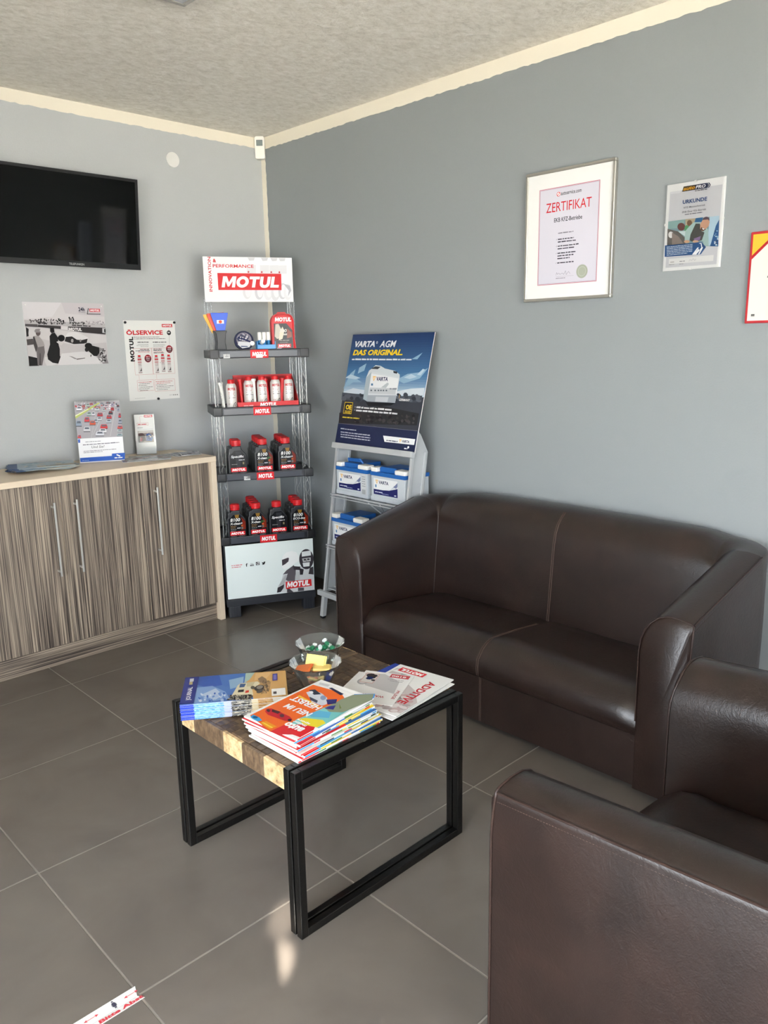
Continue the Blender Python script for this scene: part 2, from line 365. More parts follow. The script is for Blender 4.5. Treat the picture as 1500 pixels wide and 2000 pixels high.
class Print:
    """flat print: coloured shapes laid on one another in (u, v) metres; frame maps (u, v, n) to local xyz"""
    def __init__(s, frame): s.fr = frame; s.v = []; s.f = []; s.c = []; s.n = .0003; s.g = None
    def _put(s, pts, faces, col):
        if s.g: pts = [s.g(*p) for p in pts]
        o = len(s.v); s.v += [s.fr(u, v, s.n) for u, v in pts]; c = tuple(.86*t for t in lin(col)) + (1,)
        for f in faces: s.f.append(tuple(o+i for i in f)); s.c.append(c)
        s.n += .00003; return s
    def poly(s, pts, col): return s._put(pts, [tuple(range(len(pts)))], col)
    def rect(s, x0, y0, x1, y1, col): return s.poly([(x0,y0),(x1,y0),(x1,y1),(x0,y1)], col)
    def ell(s, cx, cy, rx, ry, col, n=20, rot=0):
        return s.poly([(cx+rx*cos(2*pi*k/n)*cos(rot)-ry*sin(2*pi*k/n)*sin(rot), cy+rx*cos(2*pi*k/n)*sin(rot)+ry*sin(2*pi*k/n)*cos(rot)) for k in range(n)], col)
    def line(s, pts, w, col):
        for (a, b), (c, d) in zip(pts[:-1], pts[1:]):
            L = sqrt((c-a)**2+(d-b)**2) or 1; nx, ny = -(d-b)/L*w/2, (c-a)/L*w/2
            s.poly([(a-nx,b-ny),(c-nx,d-ny),(c+nx,d+ny),(a+nx,b+ny)], col); s.n -= .00003
        s.n += .00003; return s
    def frame_rect(s, x0, y0, x1, y1, w, col): return s.line([(x0,y0),(x1,y0),(x1,y1),(x0,y1),(x0,y0)], w, col)
    def text(s, t, x, y, w, h, col, rot=0., shear=0., bold=0.):
        v, f = text_geo(t, shear, bold); c, d = cos(rot), sin(rot)
        return s._put([(x+c*a*w-d*b*h, y+d*a*w+c*b*h) for a, b in v], f, col)
    def dashes(s, x, y, w, h, col, rot=0., seed=0):
        """a line of lettering too small to read: word-length bars"""
        rnd = random.Random(seed*31+int(x*1e4)+int(y*1e4)); a = 0; c, d = cos(rot), sin(rot); sv = s.n
        while a < w:
            l = min(w-a, h*rnd.uniform(1.5, 6)); q = [(a,0),(a+l,0),(a+l,h*rnd.uniform(.7,1)),(a,h*rnd.uniform(.7,1))]
            s.poly([(x+c*p-d*r, y+d*p+c*r) for p, r in q], col); s.n = sv; a += l + h*.55
        s.n = sv + .00003; return s
    def blots(s, x0, y0, x1, y1, n, r, cols, seed=1):
        rnd = random.Random(seed)
        for k in range(n):
            s.ell(rnd.uniform(x0,x1), rnd.uniform(y0,y1), r*rnd.uniform(.4,1), r*rnd.uniform(.4,1), rnd.choice(cols), 8, rnd.uniform(0,3)); s.n -= .00002
        return s
    def motul(s, x, y, w, h, box='#d8232a', txt='#ffffff', skew=.0):
        s.poly([(x+skew*h,y),(x+w,y),(x+w,y+h),(x,y+h)], box)
        return s.text('MOTUL', x+w*.06, y+h*.2, w*.88, h*.6, txt, shear=.25, bold=.03)
    def varta(s, x, y, h, dark='#1d2050', tri='#f0b51e'):
        s.poly([(x,y+h),(x+h*.95,y+h),(x+h*.47,y)], tri)
        s.poly([(x+h*.22,y+h*.92),(x+h*.73,y+h*.92),(x+h*.47,y+h*.3)], '#ffffff')
        s.poly([(x+h*.34,y+h*.92),(x+h*.61,y+h*.92),(x+h*.47,y+h*.5)], tri)
        return s.text('VARTA', x+h*1.15, y+h*.1, h*3.3, h*.8, dark, bold=.03)
    def build(s, name, parent, m=None):
        me = bpy.data.meshes.new(name); me.from_pydata(s.v, [], s.f); me.materials.append(m or M_PRINT)
        ca = me.color_attributes.new('Col', 'FLOAT_COLOR', 'CORNER'); buf = []
        for p, c in zip(me.polygons, s.c): buf += list(c) * p.loop_total
        ca.data.foreach_set('color', buf)
        o = bpy.data.objects.new(name, me); COL.objects.link(o); o.parent = parent; return o

def front(y=0., x=0., z=0.): return lambda u, v, n: (x+u, y-n, z+v)
def flat(z=0., x=0., y=0.): return lambda u, v, n: (x+u, y+v, z+n)
def bend(r, z=0.): return lambda u, v, n: ((r+n)*sin(u/r), -(r+n)*cos(u/r), z+v)
def homog(quad, w, h):
    """traced coordinates of a print (quad = its TL, TR, BR, BL corners there) to its own metres"""
    (x0,y0),(x1,y1),(x2,y2),(x3,y3) = quad[3], quad[2], quad[1], quad[0]
    dx1, dx2, sx = x1-x2, x3-x2, x0-x1+x2-x3; dy1, dy2, sy = y1-y2, y3-y2, y0-y1+y2-y3
    den = dx1*dy2-dx2*dy1; g = (sx*dy2-dx2*sy)/den; k = (dx1*sy-sx*dy1)/den
    A = Matrix(((x1-x0+g*x1, x3-x0+k*x3, x0), (y1-y0+g*y1, y3-y0+k*y3, y0), (g, k, 1))).inverted()
    def fn(x, y):
        q = A @ Vector((x, y, 1)); return (q.x/q.z*w, q.y/q.z*h)
    return fn
# ------------------------------------------------------------------ the room
H, XW, YW = 2.611, -4.20, -6.70
g = MB().box((XW, YW, -.12), (0, 0, -.0015)).build('floor', M_GROUT, smooth=0); struct(g)
tiles = {}
k0 = math.floor((XW+2.237)/.6); j0 = math.floor((YW+.649)/.6)
for i in range(k0, 4):
    for j in range(j0, 2):
        xa, xb = max(XW, -2.237+.6*i), min(0, -2.237+.6*(i+1)); ya, yb = max(YW, -.649+.6*j), min(0, -.649+.6*(j+1))
        if xb-xa < .01 or yb-ya < .01: continue
        key = (round(xb-xa, 3), round(yb-ya, 3))
        if key not in tiles:
            w, d = (xb-xa)/2-.0022, (yb-ya)/2-.0022
            o = MB().rbox((-w, -d, -.01), (w, d, 0), .0012, 1).build('floor_tile', M_TILE, g, 50); tiles[key] = o
        else:
            o = tiles[key].copy(); COL.objects.link(o)
        o.location = ((xa+xb)/2, (ya+yb)/2, 0)
struct(MB().box((XW-.15, YW-.15, H), (.15, .15, H+.15)).build('ceiling', M_CEIL, smooth=0))
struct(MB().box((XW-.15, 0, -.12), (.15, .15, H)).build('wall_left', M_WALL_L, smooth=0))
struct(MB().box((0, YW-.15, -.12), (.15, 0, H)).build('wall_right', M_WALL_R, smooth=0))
def shop_window(name, ax, a0, a1, z0, z1, nm, wall):
    """wall with an opening, frame, mullions and panes; ax 'x': wall across x at y = YW, 'y': wall across y at x = XW"""
    lo, hi = (XW-.15, 0) if ax == 'x' else (YW, 0); f = YW if ax == 'x' else XW
    def bx_(m, p0, p1, d0, d1, za, zb):
        return m.box((p0, f-d1, za), (p1, f-d0, zb)) if ax == 'x' else m.box((f-d1, p0, za), (f-d0, p1, zb))
    m = MB()
    for p0, p1, za, zb in ((lo, a0, -.12, H), (a1, hi, -.12, H), (a0, a1, -.12, z0), (a0, a1, z1, H)): bx_(m, p0, p1, 0, .15, za, zb)
    struct(m.build(wall, M_TUBE, smooth=0))
    w = bpy.data.objects.new(name, None); COL.objects.link(w); struct(w)
    m = MB(); st = (a1-a0-.06)/nm
    for k in range(nm+1): bx_(m, a0+st*k, a0+st*k+.06, .04, .10, z0, z1)
    for z in (z0, z1-.06): bx_(m, a0, a1, .04, .10, z, z+.06)
    m.build('window_frame', M_WHITE, w, 0)
    for k in range(nm): bx_(MB(), a0+st*k+.06, a0+st*(k+1), .07, .075, z0+.06, z1-.06).build('pane', M_PANE, w, 0)
shop_window('window_1', 'y', *SIDE_WIN, 3, 'wall_side')
shop_window('added_window', 'x', *ADDED_WIN, 3, 'wall_front')  # unseen window, added so that more light reaches the left wall
struct(MB().box((-30, -30, -.25), (25, YW-.16, -.16)).build('floor_outside', M_BOUNCE, smooth=0))  # unseen ground, made pale to bounce sunlight onto ceiling and left wall
struct(MB().box((-30, YW-.16, -.25), (25, 25, -.16)).build('floor_outside', M_DARKGROUND, smooth=0))  # unseen ground, made dark so the side window brings in little bounce
# unpainted cream strips where the wall paint stops short of the ceiling and the corner
def strip(name, horizontal, wall, L, w):
    rnd = random.Random(3); n = int(L/.02); vs = []; fs = []
    for i in range(n+1):
        t = L*i/n; e = w + rnd.uniform(-.0025, .0025)
        for (a, dep) in ((0, .0012), (e, .0012), (e, 0)):
            if wall == 'left': vs.append((-t, -dep, H-a) if horizontal else (-a, -dep, H-t))
            else: vs.append((-dep, -t, H-a) if horizontal else (-dep, -a, H-t))
    for i in range(n):
        for q in range(2): fs.append((i*3+q, i*3+q+1, i*3+q+4, i*3+q+3))
    struct(MB().add(vs, fs).build(name, M_CREAM, smooth=0))
strip('trim_1', True, 'left', 4.15, .056); strip('trim_2', True, 'right', 6.6, .062); strip('trim_3', False, 'right', 2.6, .040)
struct(MB().box((-.009, -6.7, 0), (0, 0, .07)).build('baseboard_right', M_BASE, smooth=0))
struct(MB().box((-4.2, -.009, 0), (-.009, 0, .07)).build('baseboard_left', M_BASE, smooth=0))

# ------------------------------------------------------------------ sofa and armchair
def smooth3(t): t = max(0, min(1, t)); return t*t*(3-2*t)
def tub(root, W, D, ta, tb, hf, hb, slope=.07, centre_seam=True, seat_front=.335, seat_back=.305, wrinkle=0., rise=.095):
    """upholstered tub: local front is -y, the back's rear face is y=0"""
    prof = [(0,.02),(0,-.3),(0,-.2),(0,-.1),(0,-.05),(0,-.016),(.006,-.004),(.05,.002),(.28,.009),(.5,.008),(.67,-.003),(.81,-.024),(.91,-.050),(.97,-.082),(1,-.125),(1,-.24),(1,-.36),(1,'s'),(1,.02)]
    zs = seat_back - .06
    def station(O, I, h, sl, bf=1.):
        out = []
        for t, z in prof:
            zz = zs if z == 's' else (z if z > .015 and z < .03 else h + z)
            f = max(0, 1 - zz/h) if t > .9 else 0
            b = (sl[0]*f, sl[1]*f)
            bow = .011 * bf * (1-(2*zz/h-1)**4) if t == 0 and zz > .03 and zz < h-.02 else 0
            out.append(Vector((O[0]+(I[0]-O[0])*t+b[0]+(bow if O[0] > 0 else -bow)*(abs(O[0]) > W/2-.001), O[1]+(I[1]-O[1])*t+b[1], zz)))
        return out
    n = len(prof)
    def loft(sts, name, cap=None):
        vs = [v for s in sts for v in s]; fs = []
        for i in range(len(sts)-1):
            for k in range(n-1): fs.append((i*n+k, i*n+k+1, (i+1)*n+k+1, (i+1)*n+k))
        mb = MB().add(vs, fs)
        if cap is not None:
            for v in sts[cap]: v.y += .010*smooth3((v.z/h_arm(0)-.86)/.14)
            mb.v[:n] = [tuple(v) for v in sts[cap]] if cap == 0 else mb.v[:n]
            s = sts[cap]; c = Vector(((s[0].x+s[-1].x)/2, s[0].y, h_arm(0)*.55))
            in1 = [Vector((v.x, -D-.009, v.z)) + Vector((c.x-v.x, 0, c.z-v.z)).normalized()*.022 for v in s]
            o = len(mb.v); mb.add(list(s)+in1+[Vector((c.x, -D-.010, c.z))], [(k, (k+1) % n, n+(k+1) % n, n+k) for k in range(n)] + [(n+k, n+(k+1) % n, 2*n) for k in range(n)])
        return mb.build(name, M_LEATHER, root, 50)
    def h_arm(u): return hf + rise*u
    arms = {}
    for sx in (-1, 1):
        sts = []
        for i in range(15):
            y = -D + (D-tb)*i/14; u = i/14*.93
            sts.append(station((sx*W/2, y), (sx*(W/2-ta), y), h_arm(u), (0, 0), smooth3(i/5)))
        arms[sx] = sts; loft(sts, 'armrest', 0)
    sts = []
    ro = tb*.85
    def corner(sx):
        o = []
        for k in range(9):
            a = pi/2*k/8; yc = -ro
            O = (sx*(W/2 - ro + ro*cos(a)), yc + ro*sin(a)); I = (sx*(W/2-ta), -tb)
            o.append(station(O, I, h_arm(.93+.07*k/8), (0, -slope)))
        return o
    cl = corner(-1); cr = corner(1)[::-1]
    first = station((-W/2, -tb), (-(W/2-ta), -tb), h_arm(.93), (0, -slope)); lastst = station((W/2, -tb), (W/2-ta, -tb), h_arm(.93), (0, -slope))
    mid = []
    for i in range(21):
        t = i/20; xo = -(W/2-ro) + (W-2*ro)*t; xi = -(W/2-ta) + (W-2*ta)*t
        ex = min(t, 1-t)*(W-2*ro); he = h_arm(1) + (hb-h_arm(1))*smooth3(ex/.10)
        crown = .008*sin(pi*t); puff = .012*sin(pi*t)
        if centre_seam: puff *= (1 - .5*math.exp(-((t-.5)/.03)**2))
        mid.append(station((xo, 0), (xi, -tb-puff), he+crown, (0, -slope)))
    loft([first]+cl+mid+cr+[lastst], 'backrest')
    # seat cushion
    xi = W/2 - ta; NX = 40; cs = []; yf = -D-.012
    path = [(-tb+.01, seat_back-.13), (-tb+.01, seat_back-.02), (-tb-.03, seat_back), (-tb-.12, seat_back+.010), (-D*.62, seat_back+.022), (-D*.78, seat_front), (-D*.88, seat_front+.004), (-D+.05, seat_front-.006), (-D+.018, seat_front-.026), (yf+.004, seat_front-.058), (yf, seat_front-.09), (yf+.004, seat_front-.12), (-D+.014, seat_front-.138), (-D+.05, seat_front-.142)]
    for i in range(NX+1):
        t = i/NX; x = -xi + 2*xi*t; e = min(t, 1-t)*2*xi
        drop = .018*math.exp(-e/.03); dome = .010*sin(pi*t)
        if centre_seam: drop += .007*math.exp(-((x)/.02)**2)
        row = []
        for k, (y, z) in enumerate(path):
            top = 1 if 1 < k < 10 else (.5 if k >= 10 else 0)
            wr = wrinkle*sin(55*y+9*x)*math.exp(-((y+tb+.12)/.12)**2) if 2 < k < 6 else 0
            row.append((x, y + (drop*.6 if k > 7 else 0), z + top*(dome-drop) + wr))
        cs += row
    m_ = len(path)
    fs = [(i*m_+k, i*m_+k+1, (i+1)*m_+k+1, (i+1)*m_+k) for i in range(NX) for k in range(m_-1)]
    fs += [tuple(range(m_)), tuple(NX*m_+k for k in range(m_))]
    seat = MB().add(cs, fs).build('seat_cushion', M_LEATHER, root, 60)
    base = MB().rbox((-xi-.01, -D+.012, .02), (xi+.01, -D+.05, seat_front-.12), .006).build('base_panel', M_LEATHER, root)
    # seams
    def seam(pts, r=.0022, par=root, name='seam', mt=M_SEAM): MB().tube(pts, r, 6).build(name, mt, par, 60)
    for sx in (-1, 1):
        seam([s[6]+Vector((sx*.0015, 0, .001)) for s in arms[sx]], .0028, mt=M_PIPING)
        s0 = arms[sx][0]; seam([v+Vector((0, -.0035, 0)) for v in s0[0:17]], .003, mt=M_PIPING)
        st = MB(); L = arms[sx]
        for i in range(len(L)-1):                     # short stitches below the edge seam
            for q in range(6):
                a = L[i][5].lerp(L[i+1][5], (q+.15)/6); b = L[i][5].lerp(L[i+1][5], (q+.7)/6)
                d = Vector((sx*.0006, 0, -.006)); st.tube([a+d, b+d], .0007, 4)
        o = st.build('stitching', M_SEAM, root, 60); o['kind'] = 'stuff'
    for cs_ in (cl[4], cr[4]): seam([v+Vector((0, -.001, 0)) for v in cs_[12:18]], .0022, mt=M_PIPING)
    if centre_seam:
        c = mid[10]; sw_ = .0018
        seam([v+Vector((.004, -.0015, 0)) for v in c[10:18]], sw_); seam([v+Vector((-.004, -.0015, 0)) for v in c[10:18]], sw_)
        row = cs[(NX//2)*m_:(NX//2+1)*m_]
        for dx in (-.004, .004): seam([Vector(v)+Vector((dx, -.001, .0008)) for v in row[3:12]], sw_)
        for dx in (-.003, .003): seam([(dx, -D+.0115, .025), (dx, -D+.0115, seat_front-.13)], .0012)
    for sx in (-1, 1):
        for y in (-D+.06, -.07):
            MB().lathe([(.0, 0), (.022, 0), (.026, .025), (0, .025)], 12, (sx*(W/2-.06), y, 0)).build('foot', M_BLACKP, root)
    return root

sofa = thing('leather_sofa', 'dark brown leather two-seat tub sofa against the right wall', 'sofa', (-.02, -2.2005, 0), R(-90))
tub(sofa, 1.615, .69, .165, .19, .618, .752, rise=.118)
chair = thing('leather_armchair', 'dark brown leather tub armchair in the right foreground, seen from behind its side', 'armchair', (-1.345, -3.835, 0), R(180))
tub(chair, .90, .72, .165, .19, .612, .735, centre_seam=False, seat_front=.325, seat_back=.31, wrinkle=.004, rise=.03)

# ------------------------------------------------------------------ coffee table
T0 = .455
tab = thing('coffee_table', 'low coffee table of reclaimed wood blocks between black metal frames', 'table', (-1.5625, -2.2975, 0))
bx, by = .3075, .2875
def ring(y0, y1):
    m = MB(); t = .022
    m.rbox((-bx, y0, 0), (-bx+t, y1, T0), .0015, 1).rbox((bx-t, y0, 0), (bx, y1, T0), .0015, 1)
    m.rbox((-bx+t-.001, y0, 0), (bx-t+.001, y1, t), .0015, 1).rbox((-bx+t-.001, y0, T0-t), (bx-t+.001, y1, T0), .0015, 1)
    return m.build('leg_frame', M_BLACKM, tab)
for a in (-by, by-.020): ring(a, a+.020)
for a in (-by+.026, by-.046): ring(a, a+.020)
for y in (-by+.023, by-.023):
    for (x, z) in ((-bx+.011, .12), (-bx+.011, .33), (bx-.011, .12), (bx-.011, .33), (-.12, .011), (.12, .011)):
        MB().lathe([(0, -.0042), (.004, -.0042), (.004, .0042), (0, .0042)], 8).xf(Matrix.Translation((x, y, z)) @ Matrix.Rotation(pi/2, 4, 'X')).build('spacer', M_BLACKM, tab)
ys = by-.047; core = MB().box((-bx+.014, -ys+.012, T0-.058), (bx-.014, ys-.012, T0-.012)).build('tabletop_core', M_WOODD, tab, 0)
NXB, NYB = 7, 6; rnd = random.Random(11)
for i in range(NXB):
    for j in range(NYB):
        w, d = (2*bx-.017)/NXB, 2*ys/NYB; cx = -bx+.013+w*(i+.5); cy = -ys+d*(j+.5)
        for s in range(3):
            if (i+j) % 2: a = (-w/2+.0005, -d/2+d/3*s+.0005, -.02); b = (w/2-.0005, -d/2+d/3*(s+1)-.0005, 0); mt = M_WOODD if rnd.random() < .7 else M_WOODM
            else: a = (-w/2+w/3*s+.0005, -d/2+.0005, -.02); b = (-w/2+w/3*(s+1)-.0005, d/2-.0005, 0); mt = M_WOODM if rnd.random() < .6 else M_WOODD
            o = MB().rbox(a, b, .0015, 1).build('wood_block', mt, tab, 30)
            o.location = (cx, cy, T0-.0015+rnd.uniform(-.0012, .0008))
cuts = [0, .14, .45, .63, .83, 1]
for k in range(5):
    for xs in (-1, 1):
        x0, x1 = (-bx+.001, -bx+.0125) if xs < 0 else (bx-.0035, bx-.0005)
        MB().rbox((x0, ys*(1-2*cuts[k+1])+.0005, T0-.0605), (x1, ys*(1-2*cuts[k])-.0005, T0-.0025), .0015, 1).build('edge_block', M_WOODL if k % 2 == 0 else M_WOODM, tab, 30)

# ------------------------------------------------------------------ sideboard along the left wall
def door(par, x0, x1, hx):
    d = MB().rbox((x0, -.41, .097), (x1, -.392, .862), .001, 1).build('door', M_ZEB, par)
    hb_ = MB().rbox((hx-.0038, -.4465, .433), (hx+.0038, -.439, .777), .001, 1)
    for z in (.455, .755): hb_.box((hx-.004, -.4385, z-.004), (hx+.004, -.4095, z+.004))
    hb_.build('handle', M_STEEL, d)
    e = MB().box((x0-.0004, -.4085, .0965), (x0+.0016, -.3925, .8625)).build('edge_band', M_MAPLE, d, 0)
c1 = thing('cabinet_unit', 'striped wood double-door cabinet unit with two bar handles, left part of the sideboard', 'cabinet', (0, 0, 0), 0, None)
MB().box((-1.91, -.391, .092), (-1.1115, -.01, .864)).build('body', M_MAPLE, c1, 0)
door(c1, -1.908, -1.5125, -1.55); door(c1, -1.5095, -1.1125, -1.447)
c2 = thing('cabinet_unit', 'striped wood single-door cabinet unit with one bar handle, right part of the sideboard', 'cabinet', (0, 0, 0))
MB().box((-1.1095, -.391, .092), (-.7265, -.01, .864)).build('body', M_MAPLE, c2, 0)
door(c2, -1.1085, -.7275, -1.043)
for nm, x0, x1 in (('end_panel', -.725, -.695), ('end_panel', -1.945, -1.915)):
    tag(MB().rbox((x0, -.432, 0), (x1, -.01, .8645), .001, 1).build(nm, M_MAPLE), 'pale maple end panel at the %s end of the sideboard' % ('right' if x0 > -1 else 'left'), 'panel')
tag(MB().rbox((-1.913, -.398, 0), (-.727, -.382, .091), .001, 1).build('plinth_board', M_ZEBH), 'striped wood plinth board with grain running sideways under the cabinet doors', 'plinth')
tag(MB().rbox((-1.947, -.434, .865), (-.693, -.001, .893), .0015, 1).build('worktop', M_MAPLE), 'pale maple worktop lying across the sideboard cabinets', 'worktop')
CT = .893

# ------------------------------------------------------------------ television, sensor, cover plate, ceiling lamp
tv = thing('television', 'black flat wall-mounted television tilted slightly down on the left wall', 'television', (-1.21, -.068, 2.058), 0, None, R(5))
MB().rbox((-.362, -.028, -.216), (.362, .004, .216), .006).rbox((-.25, .0, -.15), (.25, .028, .12), .01).build('housing', M_BLACKP, tv)
MB().box((-.348, -.0290, -.190), (.348, -.0278, .202)).build('screen', M_SCREEN, tv, 0)
bez = MB()
for a, b in (((-.362, -.031, -.216), (.362, -.0275, -.190)), ((-.362, -.031, .202), (.362, -.0275, .216)), ((-.362, -.031, -.19), (-.348, -.0275, .202)), ((.348, -.031, -.19), (.362, -.0275, .202))): bez.box(a, b)
bez.build('bezel', M_BLACKP, tv, 0)
p = Print(front(-.0312)); p.text('TELEFUNKEN', -.03+.02, -.209, .075, .010, '#b9b9b9', bold=.02); p.build('lettering', tv)
MB().box((-.08, .02, -.08), (.08, .062, .08)).build('wall_bracket', M_BLACKM, tv, 0)

pir = thing('motion_sensor', 'small white motion sensor high up in the corner of the room', 'sensor', (-.030, -.034, 2.492), R(-45))
MB().prism([(-.028,.006),(-.022,0),(.022,0),(.028,.006),(.028,.112),(.02,.12),(-.02,.12),(-.028,.112)], -.014, .028, .004).build('body', M_WHITE, pir)
MB().rbox((-.018, -.0165, .068), (.018, -.012, .100), .003).build('lens', mat('sensor_lens', '#7f8a8a', .2, bump=.3, bscale=250), pir)
MB().box((-.012, .026, .03), (.012, .034, .09)).build('mount', M_WHITE, pir, 0)
dc = MB().lathe([(0, 0), (.030, 0), (.0375, -.001), (.0375, .004), (0, .004)], 36).xf(Matrix.Translation((-.575, -.004, 2.420)) @ Matrix.Rotation(-pi/2, 4, 'X')).build('cover_plate', mat('cover_white', '#dddcd8', .6, bump=.05, bscale=150))
tag(dc, 'round white cover plate on the left wall near the corner', 'cover plate')
lamp = thing('ceiling_lamp', 'square flat ceiling lamp with silver frame at the top edge of the photo', 'lamp', (-1.578, -1.655, 2.611))
MB().rbox((-.288, -.288, -.024), (.288, .288, -.019), .001, 1).build('diffuser', M_LAMP, lamp)
fr = MB()
for a, b in (((-.3, -.3, -.027), (.3, -.284, 0)), ((-.3, .284, -.027), (.3, .3, 0)), ((-.3, -.284, -.027), (-.284, .284, 0)), ((.284, -.284, -.027), (.3, .284, 0))): fr.rbox(a, b, .0015, 1)
fr.build('frame', M_ALU, lamp)
# ------------------------------------------------------------------ prints and frames on the walls
W = '#ffffff'; RED = '#d8232a'; K = '#1c1a1b'
def sheet(name, label, cat, loc, rz, w, h, t=.003, m=None, part='sheet', rx=0.):
    o = thing(name, label, cat, loc, rz, None, rx)
    MB().box((0, -t, 0), (w, 0, h)).build(part, m or M_CARD, o, 0); return o
# black and white photograph (left wall)
ph = sheet('photo_board', 'black and white photograph of people watching a racing car, below the television', 'picture', (-1.432, -.001, 1.3735), 0, .401, .3005)
p = Print(front(-.003)); q = p.g = homog([(95,72),(1352,95),(1435,1030),(200,1062)], .401, .3005)
p.poly([(95,72),(1352,95),(1435,1030),(200,1062)], '#d3ced0')
p.poly([(95,72),(700,84),(560,300),(125,340)], '#dad6d9'); p.poly([(700,84),(1352,95),(1375,300),(760,250)], '#cbc5c9')
p.poly([(128,350),(1380,410),(1385,480),(135,440)], '#bdb8ba')
p.poly([(133,425),(1386,560),(1435,1030),(200,1062)], '#c2bdbf')
p.poly([(140,450),(600,500),(1390,590),(1400,700),(900,740),(150,600)], '#cfcbcc')
p.blots(215, 350, 330, 395, 14, 16, ['#3a3637', '#6a6566']); p.blots(340, 335, 760, 410, 60, 17, [K, '#3f3b3c', '#8a8586']); p.blots(820, 310, 890, 410, 22, 15, [K, '#2c292a'])
p.blots(900, 385, 1060, 412, 16, 14, [K, '#5a5556']); p.blots(1080, 370, 1370, 420, 30, 12, ['#8f8a8c', '#a8a3a5'])
for a, b in (((568,210),(578,330)), ((695,170),(709,325)), ((865,185),(881,335)), ((415,300),(420,350)), ((968,290),(970,335)), ((992,290),(994,335))): p.line([a, b], .0011, '#3a3637')
p.poly([(140,412),(330,418),(335,462),(140,450)], '#5b5657'); p.poly([(335,425),(690,445),(690,492),(335,460)], '#413d3e')
p.poly([(800,452),(1382,470),(1388,575),(1040,545),(800,505)], '#3c3839'); p.poly([(690,442),(800,452),(800,507),(690,492)], '#d9d5d6')
p.line([(712,470),(790,480)], .003, K); p.line([(712,490),(790,500)], .002, K)
p.poly([(1335,475),(1378,478),(1380,556),(1335,548)], '#d5d1d2'); p.poly([(1362,490),(1384,490),(1386,545),(1366,545)], K)
g_ = p.g; p.g = None; a = q(808,505); b = q(1015,512); h_ = q(808,455)[1]-a[1]
p.text('MOTUL', a[0], b[1]-.001, b[0]-a[0], h_*.95, '#f0eeee', rot=-.03, shear=.1, bold=.04)
a = q(862,440); p.dashes(a[0], a[1], .098, .006, '#3a3637', -.05, 4); p.g = g_
p.poly([(150,460),(195,490),(190,560),(195,600),(160,610)], '#232021')
p.poly([(160,650),(258,640),(272,735),(172,745)], '#55504f'); p.poly([(168,742),(268,728),(322,935),(192,948)], '#cdc9ca'); p.poly([(188,905),(320,935),(350,1058),(200,1062)], '#1d1b1c')
p.poly([(310,770),(430,752),(442,850),(400,1052),(330,1052),(318,900)], '#6e6869'); p.poly([(362,870),(372,860),(378,1050),(356,1050)], '#3f3b3c')
p.poly([(262,600),(340,588),(385,640),(420,690),(440,752),(330,772),(290,700)], '#a39d9c'); p.poly([(258,610),(280,605),(330,760),(305,850),(270,740)], '#4b4647')
p.ell(338, 555, 36, 42, '#5b4f4f'); p.poly([(280,520),(300,490),(345,485),(375,490),(360,515),(385,540),(350,545),(290,545)], '#8d8788'); p.line([(420,705),(500,690)], .009, '#6b6566')
p.poly([(745,690),(750,610),(800,545),(900,532),(1000,565),(1112,622),(1105,690),(1040,722),(880,722)], '#dcd9da')
p.poly([(745,680),(765,612),(860,605),(935,655),(1010,662),(1105,640),(1090,705),(1040,718),(890,724)], '#2a2728'); p.ell(864, 672, 20, 30, '#a8a3a4'); p.ell(992, 672, 14, 22, '#8d8889')
p.poly([(440,920),(490,925),(560,1005),(640,1030),(560,1052),(470,1058),(440,1000)], '#d4d1d1')
p.poly([(520,475),(582,470),(590,540),(545,556),(522,530)], '#1e1b1c')
p.poly([(545,558),(592,545),(640,615),(655,740),(672,800),(672,905),(748,985),(740,1012),(640,1025),(560,1012),(488,960),(476,880),(520,730),(513,600)], K)
p.line([(575,560),(620,690)], .002, '#6a6566')
p.poly([(618,690),(690,660),(745,672),(735,700),(692,748)], '#cfcaca'); p.ell(695, 632, 55, 52, '#141213'); p.line([(660,985),(790,1000)], .004, '#4a4546'); p.ell(780, 1000, 22, 30, '#6a6364')
p.poly([(700,870),(1010,840),(1160,850),(1340,1030),(640,1048)], '#d9d6d7'); p.poly([(810,905),(860,915),(960,960),(900,955)], '#8f8a8b')
p.line([(1085,845),(940,958)], .009, '#9a9293'); p.poly([(940,950),(1065,935),(1060,945),(930,968)], '#57524f')
p.poly([(1285,778),(1352,800),(1430,1025),(1340,1028),(1280,960),(1245,905)], '#8b8788')
p.blots(1290, 800, 1390, 1010, 50, 20, ['#2a2728', '#c9c6c7', '#5a5657'], 5)
p.poly([(1165,745),(1282,775),(1290,860),(1248,912),(1200,910),(1122,838),(1100,800)], '#191718'); p.ell(1115, 750, 58, 45, '#141213'); p.ell(1088, 810, 30, 34, '#201d1e')
p.poly([(1148,890),(1165,885),(1158,922),(1146,920)], K)
p.g = None; a = q(962,215); p.text('24h', a[0], a[1], .032, .019, '#23283f', bold=.03); p.text('LE MANS', a[0], a[1]-.008, .034, .004, '#4a4a55')
a = q(1135,224); p.motul(a[0], a[1], .054, .0155, '#d2474c'); p.g = g_
p.poly([(1110,165),(1120,172),(1104,252),(1306,255),(1306,266),(1092,262)], K)
p.build('photograph', ph)
for x, y in ((140,118),(1316,138)):
    a = q(x, y); MB().lathe([(0,-.0036),(.003,-.0036),(.0036,-.003),(.0036,0)], 10).xf(Matrix.Translation((a[0], -.003, a[1])) @ Matrix.Rotation(-pi/2, 4, 'X')).build('screw', M_STEEL, ph)

